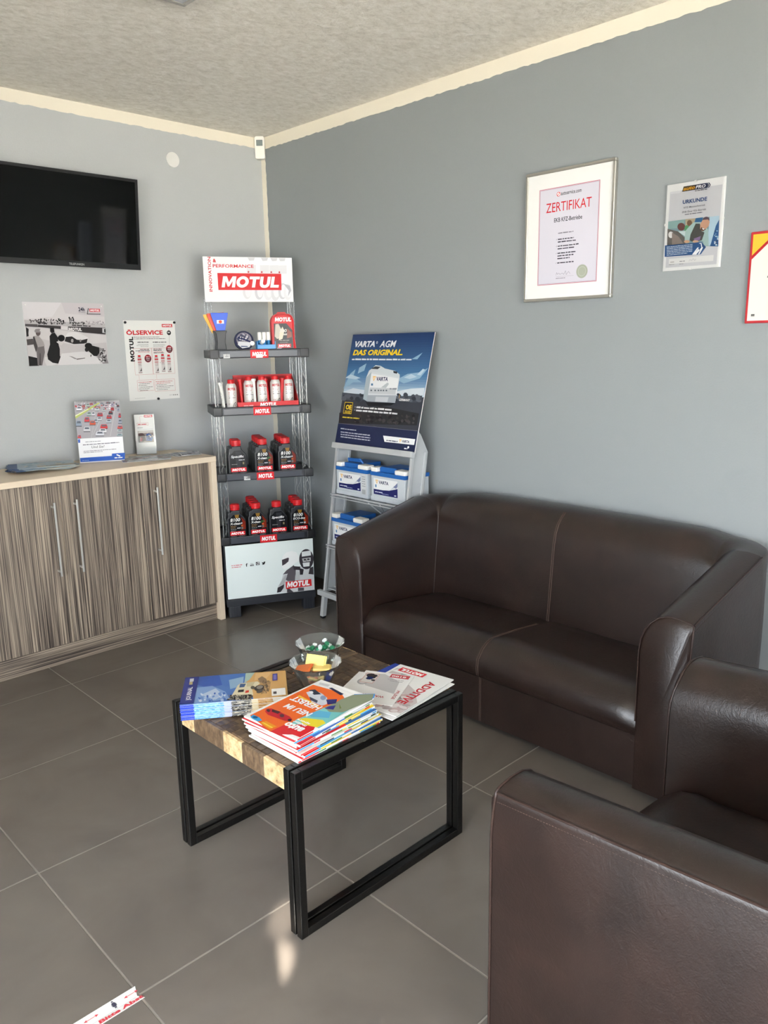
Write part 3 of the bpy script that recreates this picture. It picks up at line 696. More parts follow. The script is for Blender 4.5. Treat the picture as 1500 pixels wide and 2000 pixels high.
# oil service poster (left wall)
po = sheet('oil_poster', 'white poster headed in red with tin cans and two price circles, held by black magnets', 'poster', (-.931, -.001, 1.1745), 0, .298, .4175, .0008, M_PAPER)
p = Print(front(-.0008)); q = homog([(110,125),(1250,125),(1385,1850),(262,1925)], .298, .4175)
def at(x, y): return q(x, y)
def T(t, x0, yb, x1, yt, col, **k):
    a = q(x0, yb); b = q(x1, yt); p.text(t, a[0], a[1], b[0]-a[0], b[1]-a[1], col, **k)
T('ÖLSERVICE', 185, 448, 985, 318, RED, bold=.035)
a = q(972, 270); p.motul(a[0], a[1], .062, .0165)
a = q(345, 1035); b = q(205, 490); p.text('MOTUL', .048, a[1], .128, .0235, K, rot=pi/2, bold=.03)
p.ell(*q(1128,392), .0125, .0125, K); a = q(1092,400); p.text('DE', a[0]+.003, a[1], .012, .007, W, bold=.03)
p.line([q(1120,300), q(1128,340)], .0008, RED); p.line([q(1135,450), q(1140,660)], .0008, K)
for k, (x, y, w, h, c) in enumerate([(345,500,.150,.0032,'#6a6a6a'),(345,540,.185,.0032,'#6a6a6a'),(430,615,.065,.0045,'#3a3a3a'),(770,612,.080,.0045,'#3a3a3a'),(440,660,.060,.002,'#9a9a9a'),(410,685,.070,.002,'#9a9a9a'),(500,708,.046,.002,'#9a9a9a'),(780,660,.070,.002,'#9a9a9a'),(780,685,.070,.002,'#9a9a9a'),(780,708,.062,.002,'#9a9a9a'),
    (485,775,.052,.004,'#6a2a2a'),(390,805,.080,.004,'#3a3a3a'),(445,832,.066,.003,'#c0555a'),(785,765,.050,.004,'#6a2a2a'),(785,795,.048,.004,'#3a3a3a'),(790,825,.055,.003,'#c0555a'),(790,850,.062,.004,'#3a3a3a')]):
    a = q(x, y); p.dashes(a[0], a[1], w, h, c, 0, k)
def box_(x0, y0, x1, y1, c='#c8474c'):
    a = q(x0, y1); b = q(x1, y0); p.frame_rect(a[0], a[1], b[0], b[1], .0009, c); return a, b
box_(385, 738, 745, 1335); box_(780, 725, 1225, 1318)
def can_(x, y):
    a = q(x, y); w, h = .0215, .083
    p.rect(a[0]-w/2, a[1], a[0]+w/2, a[1]+h, '#dcd7d5'); p.rect(a[0]-w*.36, a[1]+h*1.03, a[0]+w*.36, a[1]+h*1.14, RED); p.rect(a[0]-w*.45, a[1]+h*.97, a[0]+w*.45, a[1]+h*1.03, '#b9b4b2')
    p.rect(a[0]-w/2, a[1]+h*.82, a[0]+w/2, a[1]+h*.93, '#cf5a5e'); p.rect(a[0]-w/2, a[1]+h*.66, a[0]+w/2, a[1]+h*.73, '#cf8a8c'); p.dashes(a[0]-w*.4, a[1]+h*.56, w*.8, .003, '#b06a6c'); p.dashes(a[0]-w*.4, a[1]+h*.48, w*.8, .002, '#8a8a8a')
    p.poly([(a[0]-w*.2, a[1]+h*.12), (a[0]+w*.1, a[1]+h*.2), (a[0]+w*.35, a[1]+h*.36), (a[0]+w*.42, a[1]+h*.14)], '#55504f'); p.rect(a[0]-w/2, a[1], a[0]+w/2, a[1]+h*.07, '#b5a6a4')
for c in ((500,1298), (875,1290), (1015,1262), (1150,1272)): can_(*c)
for c in ((660,968), (1135,755)):
    a = q(*c); p.ell(a[0], a[1], .020, .0205, '#9c1f28'); p.ell(a[0], a[1]-.004, .0175, .0145, '#5c2a30'); p.dashes(a[0]-.010, a[1]+.006, .021, .006, '#f0c0c0'); p.dashes(a[0]-.011, a[1]-.004, .022, .007, '#c9b0b0', 0, 3); p.dashes(a[0]-.008, a[1]-.012, .017, .004, '#b9a0a0', 0, 5)
p.text('+', q(925,1070)[0], q(925,1070)[1], .006, .006, '#6a6a6a'); p.line([q(460,1340), q(470,1440)], .0008, '#c8474c'); p.line([q(850,1325), q(858,1425)], .0008, '#c8474c')
for (x0, y0, x1, y1) in ((440,1440,785,1700), (830,1420,1255,1705)):
    a, b = box_(x0, y0, x1, y1)
    for k in range(6): p.dashes(a[0]+.006+(k % 2)*.004, b[1]-.012-k*.0088, (b[0]-a[0]-.014)*(.95-.17*(k % 3)), .0028, '#c8474c' if k == 0 or (k == 1 and x0 > 800) else '#7a7a7a', 0, k)
for k in range(5): p.ell(q(1160+40*k,1785-2*k)[0], q(1160+40*k,1785-2*k)[1], .003, .0028, '#4a4a4a' if k > 1 else '#b9b9b9')
a = q(370, 1868); p.dashes(a[0], a[1], .06, .0015, '#9a9a9a')
p.build('printing', po)
for x, y in ((152,170), (1240,165), (897,1868)):
    a = q(x, y); MB().lathe([(0,-.008),(.0055,-.008),(.0066,-.006),(.0066,0)], 14).xf(Matrix.Translation((a[0], -.0008, a[1])) @ Matrix.Rotation(-pi/2, 4, 'X')).build('magnet', M_BLACKP, po)

# large framed certificate (right wall)
ze = thing('framed_certificate', 'large certificate headed ZERTIFIKAT in a wide white mount and silver frame', 'certificate', (0, -1.876, 1.612), R(-90))
fw, fh, ft = .414, .514, .022
m = MB()
for a, b in (((0,-ft,0),(fw,0,.012)), ((0,-ft,fh-.012),(fw,0,fh)), ((0,-ft,.012),(.012,0,fh-.012)), ((fw-.012,-ft,.012),(fw,0,fh-.012))): m.rbox(a, b, .002, 1)
m.build('frame', M_ALU, ze)
MB().box((.008,-.016,.008),(fw-.008,-.004,fh-.008)).build('mount_board', M_CARD, ze, 0)
p = Print(front(-.016)); q = homog([(105,150),(637,48),(595,860),(88,886)], fw, fh)
a = q(165,792); b = q(540,178); p.rect(a[0], a[1], b[0], b[1], '#d9d6e2'); p.frame_rect(a[0]+.002, a[1]+.002, b[0]-.002, b[1]-.002, .0022, '#cf6f80'); p.frame_rect(a[0]+.005, a[1]+.005, b[0]-.005, b[1]-.005, .0008, '#8a5a6a')
cx = (a[0]+b[0])/2
p.text('autoservice.com', cx-.037, .4105, .095, .014, K, shear=.15, bold=.01); p.ell(cx-.048, .4165, .0088, .0088, RED); p.ell(cx-.048, .4165, .0066, .0066, W); p.line([(cx-.053,.412),(cx-.043,.421)], .0025, RED)
p.text('ZERTIFIKAT', cx-.1055, .3505, .211, .036, RED, bold=.0)
p.text('EKB KFZ-Betriebe', cx-.0655, .3095, .131, .0165, '#26232c', bold=.01)
for k, (x, y, w) in enumerate([(-.045,.2635,.072),(-.045,.2395,.075),(-.045,.229,.085),(-.045,.213,.098),(-.045,.2025,.078),(-.045,.185,.085),(-.045,.1745,.076),(-.045,.164,.058),(-.045,.147,.078)]):
    if k in (1,3,5,8): p.line([(cx-.053,y+.002),(cx-.0515,y),(cx-.049,y+.005)], .0008, '#3a3740')
    p.dashes(cx+x, y, w, .0048, '#4a4752' if k else '#8a8792', 0, k)
p.line([(cx-.05,.1),(cx-.046,.112),(cx-.043,.104),(cx-.036,.109),(cx-.03,.103),(cx-.02,.108),(cx-.012,.102),(cx-.004,.116),(cx+.0,.1),(cx+.01,.112),(cx+.018,.103)], .0009, '#5a5a70')
p.line([(cx-.05,.095),(cx+.035,.095)], .0005, '#77747f'); p.dashes(cx-.05, .087, .045, .003, '#8a8792')
p.ell(cx+.073, .108, .026, .0265, '#aeb3a4', 36); p.ell(cx+.073, .108, .019, .0195, '#c0c4b6', 30); p.ell(cx+.073, .108, .016, .0165, '#b2b7a8', 30)
p.build('certificate_sheet', ze, M_GLOSSP)

# clip frame certificate (right wall)
ur = thing('clip_frame', 'small frameless clip frame headed URKUNDE with a smiling mechanic photo', 'certificate', (0, -2.494, 1.6945), R(-90))
MB().box((0,-.004,0),(.214,0,.302)).build('backing', M_CARD, ur, 0)
p = Print(front(-.004)); q = homog([(212,272),(1352,90),(1228,1840),(120,1930)], .214, .302); p.g = q
p.poly([(265,400),(1280,255),(1160,1790),(175,1860)], '#d5d5d8'); p.poly([(265,400),(480,372),(450,420),(275,440)], '#e2e2e4')
p.poly([(228,970),(1215,858),(1195,1450),(205,1425)], '#7f9aa0')
p.poly([(228,970),(560,925),(520,1040),(400,1100),(220,1110)], '#8fb0ac'); p.poly([(560,925),(760,905),(720,1000),(560,1080)], '#b9a98c'); p.poly([(760,905),(900,888),(870,1000),(740,990)], '#2f6a9c')
p.ell(480, 1070, 75, 75, '#6e4440'); p.ell(640, 1000, 50, 60, '#7d5f45'); p.ell(590, 1110, 50, 70, '#5aa06a')
p.poly([(1030,880),(1215,858),(1205,1100),(1030,1440),(980,1440)], '#b9d4e2'); p.poly([(1150,1050),(1215,930),(1195,1450),(1040,1445)], '#2d5f95'); p.blots(1120, 1150, 1190, 1430, 18, 22, ['#8fb4cf','#d5e2ea','#1f3f68'])
p.poly([(215,1110),(420,1160),(560,1290),(560,1400),(205,1430)], '#6a6560'); p.ell(280, 1225, 50, 62, '#e6e4e2'); p.poly([(300,1180),(430,1260),(520,1390),(300,1415)], '#8d8078'); p.poly([(420,1160),(560,1150),(560,1260)], '#c9d8d8')
p.poly([(560,1150),(640,1060),(720,985),(860,980),(1000,1120),(1010,1300),(1010,1440),(920,1440),(900,1350),(640,1330),(545,1330)], '#a9c4c0')
p.poly([(640,1330),(660,1220),(760,1010),(840,1010),(880,1160),(930,1180),(880,1330),(720,1370)], '#54544f'); p.poly([(720,1300),(860,1250),(840,1330),(740,1345)], '#8a6f9a')
p.ell(960, 940, 70, 60, '#5a4550', 20, -.5); p.poly([(850,1010),(900,940),(1000,930),(1035,975),(1010,1060),(950,1120),(890,1160),(845,1110)], '#d2a184'); p.poly([(870,1075),(960,1120),(900,1160),(850,1120)], '#6b4a3a'); p.poly([(880,1090),(940,1115),(905,1130)], W)
p.line([(885,1015),(912,1030)], .0022, '#3a2a22'); p.line([(950,1040),(985,1060)], .0022, '#3a2a22'); p.ell(590, 1355, 55, 28, '#cf9f7c'); p.ell(760, 1355, 60, 26, '#d2a88a')
p.poly([(165,1430),(680,1385),(870,1362),(960,1460),(860,1600),(160,1650)], '#2c588c')
p.poly([(830,1385),(870,1380),(890,1470),(770,1605),(715,1607),(830,1475)], W); p.poly([(835,1395),(858,1392),(872,1470),(830,1520),(800,1470)], '#2c588c'); p.poly([(700,1400),(800,1390),(830,1470),(705,1607),(600,1612)], '#2c588c')
p.poly([(795,1470),(825,1468),(720,1606),(690,1608)], W); p.poly([(880,1468),(905,1466),(835,1598),(805,1600)], W)
p.poly([(245,1690),(1110,1612),(1100,1725),(240,1790)], '#ecebe8')
p.g = None; Tq = lambda t, x0, yb, x1, yt, c, **k: T(t, x0, yb, x1, yt, c, **k)
Tq('URKUNDE', 508, 637, 985, 492, '#2b4d7e', bold=.035); Tq('KFZ-Meisterbetrieb', 530, 722, 945, 632, '#4a4a52', bold=.01); Tq('EKB Elzer Kfz-Betrieb', 500, 810, 962, 712, '#4a4a52', bold=.01)
a = q(550, 845); p.dashes(a[0], a[1], .066, .0035, '#6a6a72')
a = q(498, 398); b = q(760, 290); c = q(960, 330); p.poly([(a[0],a[1]),(a[0]+.052,a[1]),(a[0]+.052,a[1]+.017),(a[0]+.005,a[1]+.017)], '#4a3c28'); p.poly([(a[0]+.048,a[1]),(a[0]+.088,a[1]),(a[0]+.094,a[1]+.0085),(a[0]+.088,a[1]+.017),(a[0]+.048,a[1]+.017)], '#22304e')
p.text('auto', a[0]+.004, a[1]+.003, .044, .011, '#e2a526', shear=.25, bold=.03); p.text('PRO', a[0]+.050, a[1]+.003, .036, .011, W, shear=.2, bold=.03)
for k in range(2): p.line([(a[0]+.090+.006*k, a[1]), (a[0]+.0965+.006*k, a[1]+.0085), (a[0]+.090+.006*k, a[1]+.017)], .003, '#22304e')
p.dashes(a[0]+.048, a[1]-.005, .045, .003, '#3a3a44')
for k in range(6): a = q(200, 1470+31*k); p.dashes(a[0], a[1], .098*(1 if k < 5 else .8), .0028, '#c9d6e6', 0, k)
a = q(270,1760); p.dashes(a[0], a[1], .016, .003, '#a5a29a'); a = q(450,1745); p.dashes(a[0], a[1], .02, .003, '#8a8a90'); a = q(630,1735); p.line([(a[0],a[1]),(a[0]+.004,a[1]+.006),(a[0]+.01,a[1]+.002),(a[0]+.016,a[1]+.008),(a[0]+.022,a[1]+.001),(a[0]+.026,a[1]+.007)], .0006, '#7a7a88'); a = q(245,1808); p.dashes(a[0], a[1], .02, .0022, '#9a9a9a'); a = q(445,1795); p.dashes(a[0], a[1], .015, .0022, '#9a9a9a')
p.build('certificate_sheet', ur)
MB().box((-.001,-.0072,-.001),(.215,-.0062,.303)).build('glass_front', M_PANE, ur, 0)
for x, z in ((.107, .2985), (.107, -.0015), (-.0015, .16), (.2105, .16)):
    MB().box((x-.004 if z < .01 or z > .29 else x, -.0085, z), (x+.004 if z < .01 or z > .29 else x+.005, .0, z+.005 if z < .01 or z > .29 else z+.008)).build('clip', M_STEEL, ur, 0)

# red bordered certificate, cut off by the right edge of the photo
rd = thing('red_framed_certificate', 'red-bordered certificate with a yellow corner, at the right edge of the photo', 'certificate', (0, -2.8105, 1.496), R(-90))
MB().rbox((0,-.012,0),(.40,0,.303), .002, 1).build('frame', M_REDFRAME, rd)
p = Print(front(-.012)); p.rect(.0085,.0085,.3915,.2945, '#e4e1d8'); p.poly([(.0085,.2945),(.0085,.213),(.06,.262),(.10,.2945)], '#b0232a'); p.poly([(.0085,.2945),(.0085,.226),(.05,.265),(.085,.2945)], '#e6bd3a')
p.poly([(.3915,.2945),(.3915,.213),(.34,.262),(.30,.2945)], '#b0232a'); p.poly([(.3915,.2945),(.3915,.226),(.35,.265),(.315,.2945)], '#e6bd3a')
p.dashes(.065, .149, .27, .007, '#6a6a66'); p.dashes(.085, .127, .23, .005, '#7a7a76'); p.rect(.021, .0225, .033, .024, '#3a3a3a'); p.dashes(.021, .025, .012, .006, '#4a4a4a')
p.build('certificate_sheet', rd)

# ------------------------------------------------------------------ on the sideboard
ca = thing('standing_calendar', 'spiral-bound standing calendar with a traffic jam picture on the sideboard', 'calendar', (-1.178, -.152, CT), -.446)
cw, chh = .213, .302
MB().box((-cw/2,-.004,0),(cw/2,0,chh)).build('page_block', M_PAPER, ca, 0)
MB().add([(-cw/2,.001,chh-.004),(cw/2,.001,chh-.004),(cw/2,.060,0),(-cw/2,.060,0),(-cw/2,.003,chh-.004),(cw/2,.003,chh-.004),(cw/2,.0625,0),(-cw/2,.0625,0)], [(0,1,2,3),(7,6,5,4),(0,3,7,4),(1,5,6,2),(3,2,6,7)]).build('easel_flap', M_CARD, ca, 0)
m = MB()
for k in range(30):
    x = -cw/2+.006+k*(cw-.012)/29
    m.tube([(x, -.002+.006*cos(t), chh-.002+.006*sin(t)) for t in [2*pi*i/8 for i in range(8)]], .0007, 4, True)
o = m.build('spiral', M_STEEL, ca, 60); o['kind'] = 'stuff'
p = Print(front(-.004, -cw/2)); q = homog([(135,135),(1215,110),(1360,1555),(285,1620)], cw, chh)
a = q(235,1020); p.rect(0, a[1], cw, chh, '#a9a6ac'); p.rect(0, 0, cw, a[1], '#f4f5f8')
for yy in (.30,.36,.42): p.line([(cw*.3, a[1]), (cw*.52, chh)], .0008, '#d5d5d8')
p.line([q(1010,960), q(1110,300)], .0009, '#e5e5e5'); p.line([q(590,930), q(860,380)], .0009, '#d5d5d8')
cars = [(760,900,200,120,'#cfd2dc'),(830,830,170,110,'#dfe0e4'),(855,730,170,110,'#c8383c'),(450,790,160,130,'#c9cbd0'),(585,640,140,110,'#cf5a3c'),(450,560,120,120,'#d2494e'),(255,650,140,150,'#8fa0b2'),(745,540,110,90,'#c9ccd2'),(970,600,120,90,'#b5bfc9'),(975,500,120,90,'#c0353a'),(760,440,130,90,'#b8343a'),(660,590,100,90,'#b0bcc6'),(1235,610,90,110,'#9aa3b4'),(1225,470,60,110,'#b83a40'),(1235,750,120,80,'#cf4a42'),(1235,830,120,70,'#b5c0c0'),(1230,930,130,60,'#9fb4b8'),(500,420,110,100,'#a9c0b8'),(600,420,80,100,'#d5d3dc'),(690,310,90,80,'#d0d4d6'),(720,265,90,50,'#c56a60'),(850,330,80,60,'#bcc4c4'),(1050,310,80,80,'#a83038'),(1010,400,100,80,'#2f3a44'),(905,240,110,70,'#d0b8c0'),(260,290,130,110,'#e8e8ee'),(370,230,80,60,'#c05048'),(550,180,80,60,'#c0565a'),(470,210,90,80,'#b5c0b5'),(1050,210,70,60,'#a79ab5'),(270,970,80,80,'#d2494e'),(640,150,70,40,'#6a6f78'),(800,170,80,40,'#8a9098'),(930,160,70,40,'#5a6068'),(1180,240,60,60,'#4a4a55'),(1190,330,50,60,'#8f9ab0')]
p.blots(*q(150,330), *q(1200,140), 60, .006, ['#8a8a90','#c9c5c9','#55555c','#b5484a','#e2e2e6'], 9)
for x, y, w, h, c in sorted(cars, key=lambda c: c[1]):
    p.g = q
    p.poly([(x-w/2,y+h/2),(x-w*.5,y),(x-w*.36,y-h/2),(x+w*.36,y-h/2),(x+w*.5,y),(x+w/2,y+h/2)], c)
    p.poly([(x-w*.36,y-h*.05),(x-w*.27,y-h*.38),(x+w*.27,y-h*.38),(x+w*.36,y-h*.05)], '#5d6470' if sum(lin(c)) > .5 else '#8a3034'); p.poly([(x-w/2,y+h/2),(x-w/2,y+h*.36),(x+w/2,y+h*.36),(x+w/2,y+h/2)], '#4a4a50')
    p.g = None
p.g = q; p.poly([(165,460),(720,150),(760,160),(180,530)], '#b9c46a'); p.poly([(165,450),(480,290),(490,305),(170,480)], '#e8edc0'); p.poly([(232,1035),(285,1028),(290,1115),(245,1120)], '#3a5fb5')
p.poly([(285,1490),(1050,1440),(1052,1385),(1362,1362),(1362,1525),(300,1592)], '#2f63c4'); p.g = None
T('Und Sie?', 565, 1252, 870, 1176, '#4a4a55', shear=.2)
for k, (x, y, w, h) in enumerate([(415,1105,.072,.003),(355,1180,.172,.0045),(370,1335,.155,.003),(370,1370,.09,.003)]): a = q(x, y); p.dashes(a[0], a[1], w, h, '#7a7a86', .02, k)
a = q(1170,1440); p.ell(a[0]+.004, a[1]+.004, .0065, .0035, W, 12, -.4); p.ell(a[0]+.011, a[1], .0065, .0035, W, 12, -.4); a = q(1118,1503); p.dashes(a[0], a[1], .038, .006, W, .02); a = q(340,1560); p.dashes(a[0], a[1], .032, .002, '#a9bfe8')
p.build('calendar_print', ca)

# leaflet in a clear stand
lh = thing('leaflet_holder', 'upright white leaflet in a clear acrylic holder on the sideboard', 'leaflet holder', (-.897, -.078, CT), -.44, None)
MB().box((-.052,.001,.002),(.052,.003,.212)).box((-.052,-.0045,.002),(.052,-.003,.10)).box((-.052,-.0045,0),(.052,.05,.002)).build('clear_holder', M_ACRYL, lh, 0)
MB().box((-.0495,-.0025,.003),(.0495,.0005,.213)).build('leaflet', M_PAPER, lh, 0)
p = Print(front(-.0025, -.0495, .003)); p.motul(.050, .194, .042, .012, '#d2474c'); p.line([(.05,.2),(.028,.2),(.028,.168)], .0007, '#c8474c')
p.frame_rect(.012, .152, .068, .166, .0008, '#c8474c'); p.dashes(.016, .156, .046, .005, '#c8474c'); p.dashes(.012, .139, .028, .003, '#6a7a80'); p.rect(.012, .131, .09, .1318, '#8aa0a5')
p.rect(.012, .062, .091, .124, '#8d837e'); p.poly([(.014,.066),(.014,.108),(.03,.116),(.048,.1),(.05,.07)], '#4a3434'); p.poly([(.018,.068),(.024,.09),(.034,.086),(.03,.068)], '#b03038'); p.poly([(.05,.07),(.054,.105),(.066,.112),(.078,.1),(.082,.068)], '#3a5a96'); p.ell(.062,.114,.005,.006,'#c9a58c'); p.rect(.014,.112,.09,.123,'#c9c4bf'); p.blots(.05,.07,.085,.1,14,.006,['#5a7ab0','#2a3a66','#d5d0c8'])
p.build('leaflet_print', lh)

# brochures fanned out on the left of the sideboard
rnd = random.Random(5)
ORD = ['bottom', 'second', 'third', 'fourth', 'fifth', 'sixth', 'seventh', 'eighth', 'ninth', 'tenth', 'eleventh', 'twelfth', 'thirteenth', 'fourteenth', 'fifteenth', 'sixteenth', 'seventeenth', 'eighteenth', 'nineteenth', 'twentieth']
for k in range(9):
    ang = [-.66,-.54,-.46,-.34,-.26,-.12,-.02,-.22,-.3][k]-.03; z = CT+.0006+.0024*k
    o = thing('brochure', 'blue brochure, %s from below in the fanned pile at the left end of the sideboard' % ORD[k], 'brochure', (-1.345-.145*cos(ang), -.205-.145*sin(ang)+.006*(k % 2), z), ang, 'brochures fanned at the left end of the sideboard')
    if k == 0: o['label'] = 'blue brochure at the bottom of the fanned pile at the left end of the sideboard'
    if k == 8: o['label'] = 'pale blue brochure lying on top of the fanned pile on the sideboard'
    MB().rbox((-.145,-.085,0),(.145,.085,.0022), .0007, 1).build('pages', M_PAPER, o)
    p = Print(flat(.0022)); p.rect(-.145,-.085,.145,.085, '#8fa3b5' if k < 8 else '#a9b9c4'); p.rect(-.145,-.085,-.105,.085, '#2a4a7c'); p.rect(-.02,-.085,.145,-.05, '#c2b494'); p.rect(.0,-.085,.145,-.02, '#a9a394'); p.blots(-.08,-.07,.14,.07,24,.02,['#6f8da6','#93a9b5','#4a6a8c'] if k < 8 else ['#a9bac2','#7f9cb0','#c9c5b5'], k); p.build('cover', o)
    p = Print(lambda u, v, n: (u, -.085-n, v)); p.rect(-.145,0,-.105,.0022,'#22406e'); p.rect(-.105,0,.0,.0022,'#a9b5ba'); p.rect(0,0,.145,.0022,['#c9c2ae','#9fb3b8','#b5bfc0'][k % 3]); p.build('spine', o)
    p = Print(lambda u, v, n: (-.145-n, -u, v)); p.rect(-.085,.0003,.02,.0019,'#2f4f86'); p.rect(.02,.0003,.085,.0019,'#7a5a3c'); p.build('edge_print', o)
# grey flyers in front of the leaflet holder, cards at the right end
for k, (x, y, a) in enumerate(((-1.005,-.245,-.36), (-.985,-.262,-.42), (-.965,-.24,-.46))):
    o = thing('flyer', ['silvery grey flyer at the bottom of the pile in front of the clear leaflet holder', 'silvery grey flyer in the middle of the pile in front of the clear leaflet holder', 'silvery grey flyer on top of the pile in front of the clear leaflet holder'][k], 'flyer', (x, y, CT+.0005+.0022*k), a, 'grey flyers in front of the leaflet holder')
    MB().rbox((-.105,-.075,0),(.105,.075,.0016), .0006, 1).build('paper', M_PAPER, o)
    p = Print(flat(.0016)); p.rect(-.105,-.075,.105,.075,'#aaa6a2'); p.blots(-.09,-.06,.09,.06,26,.022,['#8f8a88','#c4c0bc','#b59a98','#77736f'],k); p.line([(-.09,-.05),(.04,.06)],.004,'#b0484c'); p.build('flyer_print', o, M_GLOSSP)
for k, (x, y, a) in enumerate(((-.80,-.225,.15), (-.775,-.245,-.1), (-.745,-.262,-.4))):
    o = thing('postcard', ['black and white card at the left of three fanned cards on the sideboard end', 'black and white card between two others of the fan on the sideboard end', 'black and white card at the right of three fanned cards on the sideboard end'][k], 'card', (x, y, CT+.0005+.002*k), a, 'cards fanned at the right end of the sideboard')
    MB().box((-.052,-.075,0),(.052,.075,.0014)).build('paper', M_PAPER, o, 0)
    p = Print(flat(.0014)); p.rect(-.049,-.072,.049,.072,'#55555c'); p.poly([(-.049,-.02),(.049,.03),(.049,.072),(-.049,.072)],'#b5b5ba'); p.blots(-.04,-.06,.04,.06,16,.015,['#2a2a30','#8a8a92','#c9c9cf'],k); p.build('card_print', o, M_GLOSSP)
# ------------------------------------------------------------------ product rack in the corner
RA = R(-25.8); RX, RY = -.688, -.436
rack_o = Matrix.Translation((RX, RY, 0)) @ Matrix.Rotation(RA, 4, 'Z')
def on_rack(t, d, z): return tuple(rack_o @ Vector((t, d, z)))      # t along the front, d into the rack
rk = thing('display_rack', 'black four-shelf product rack with clear posts and red logo plates in the room corner', 'display rack', (RX, RY, 0), RA)
LV = [(.410, .451), (.754, .795), (1.097, 1.141), (1.390, 1.434)]; DP = .30
def cable_tag(par, t, z):
    MB().box((t, -.0045, z), (t+.033, -.0025, z+.021)).build('price_tag', M_CARD, par, 0)
    p = Print(front(-.0045, t, z)); p.dashes(.009, .007, .014, .004, '#8a8a90'); p.build('tag_print', par)
for k, (z0, z1) in enumerate(LV):
    s = MB().rbox((-.004, -.002, z1-.016), (.507, DP, z1-.008), .002, 1).rbox((-.005, -.002, z0), (.508, .012, z1), .005, 2)
    s.rbox((-.005, DP-.012, z0), (.508, DP, z1), .004, 2).rbox((-.005, .0, z0), (.008, DP, z1), .004, 2).rbox((.495, .0, z0), (.508, DP, z1), .004, 2)
    s = s.build('shelf', M_SHELF, rk)
    MB().rbox((.045, -.0045, z0+.005), (.445, -.0015, z1-.007), .001, 1).build('price_channel', M_PRICE, s)
    for x in (-.006, .462): MB().rbox((x, -.005, z0-.002), (x+.047, .03, z1+.001), .005, 2).build('corner_cap', M_BLACKP, s)
    x0 = .200
    MB().rbox((x0, -.0075, z0-.002), (x0+.092, -.0035, z1-.003), .001, 1).build('logo_plate', M_RED, s)
    p = Print(front(-.0075, x0, z0-.002)); p.rect(0, 0, .092, z1-z0-.001, RED); p.text('MOTUL', .008, .010, .076, .0215, W, shear=.2, bold=.035); p.build('lettering', s)
    if k == 3:
        cable_tag(s, .062, z0+.001)
        MB().box((.228, -.0088, z0), (.262, -.0078, z0+.019)).build('price_tag', M_CARD, s, 0)
    if k == 1: cable_tag(s, .132, z0+.002)
# clear plastic lattice posts
def post(x, y, z0, z1):
    m = MB(); w = .018
    for dx, dy in ((-w, -w*.5), (w, -w*.5), (0, w)): m.tube([(x+dx, y+dy, z0), (x+dx, y+dy, z1)], .0022, 6)
    n = max(2, int((z1-z0)/.055)); cs = [(-w, -w*.5), (w, -w*.5), (0, w)]
    for a in range(3):
        pts = [(x+cs[(a+i) % 2 if a == 0 else (a+(i % 2)) % 3][0], y+cs[(a+i) % 2 if a == 0 else (a+(i % 2)) % 3][1], z0+(z1-z0)*i/n) for i in range(n+1)]
        m.tube(pts, .0011, 5)
    m.build('post', M_ACRYL, rk, 60)
lev = [.11] + [z for l in LV for z in l] + [1.70]
for x, y in ((.028, .03), (.475, .03), (.028, DP-.035), (.475, DP-.035)):
    for a in range(0, len(lev)-1, 2):
        if a == 8 and y < .1: continue
        post(x, y, lev[a]-.001, lev[a+1]+.001)
# header sign, kick panel, base
SX0, SW, SH = .014, .474, .230
MB().rbox((SX0, DP-.062, 1.682), (SX0+SW, DP-.058, 1.682+SH), .001, 1).build('header_sign', M_CARD, rk)
p = Print(front(DP-.062, SX0, 1.682)); q = homog([(80,115),(1050,112),(1075,633),(115,633)], SW, SH); p.g = q
p.poly([(80,115),(1050,112),(1075,633),(115,633)], '#f3f3f4')
for k, x in enumerate((600, 745, 850, 940)):
    p.poly([(x-40,118),(x+40,118),(x+30,150),(x-20,155)], '#cfcfd4'); p.line([(x-18,120),(x-8,170)], .0018, '#55555c'); p.line([(x+20,120),(x+12,160)], .0015, '#77777f')
    p.poly([(x-50,205),(x+52,202),(x+54,300),(x-46,303)], '#e0e0e4'); p.line([(x-50,205),(x+52,202)], .0018, '#8a8a92'); p.line([(x-48,245),(x+53,242)], .0012, '#a0a0a8'); p.ell(x-28, 285, 9, 12, '#c0484c')
for k, x in enumerate((560, 690, 790, 870, 950, 1010)):
    p.ell(x, 505+8*k % 30, 48, 95, ['#dcdce0','#cfcfd5','#e4e4e8'][k % 3], 24); p.ell(x+12, 505, 34, 78, '#ececf0', 24); p.line([(x-40,460),(x-20,600)], .0016, '#a3a3ab')
p.line([(560,560),(600,625)], .002, '#55555c'); p.line([(700,500),(715,560),(690,630)], .005, '#a5a5ad'); p.poly([(960,420),(1030,440),(1048,500),(1010,570),(1020,500)], '#b9b9c1')
p.poly([(238,302),(932,302),(938,495),(252,497)], '#d8262c'); p.g = None
T('MOTUL', 285, 466, 903, 338, '#ffffff', shear=.18, bold=.045)
T('PERFORMANCE', 190, 240, 625, 200, RED, bold=.014); T('&', 190, 182, 222, 140, RED, bold=.03)
a = q(160, 517); p.text('INNOVATION', a[0]+.0155, a[1], .176, .0165, RED, rot=pi/2, bold=.014); p.build('header_print', rk)
MB().rbox((.010, -.004, .108), (.490, .002, .405), .001, 1).build('kick_panel', M_CARD, rk)
p = Print(front(-.004, .010, .108)); q = homog([(60,165),(1378,62),(1400,825),(105,948)], .48, .297); p.g = q
p.poly([(60,165),(1378,62),(1400,825),(105,948)], '#e6f0ef')
p.line([(480,560),(600,690),(630,670),(500,540),(480,560)], .0009, '#b5bfc0'); p.line([(490,600),(600,700)], .0025, '#c5cdce')
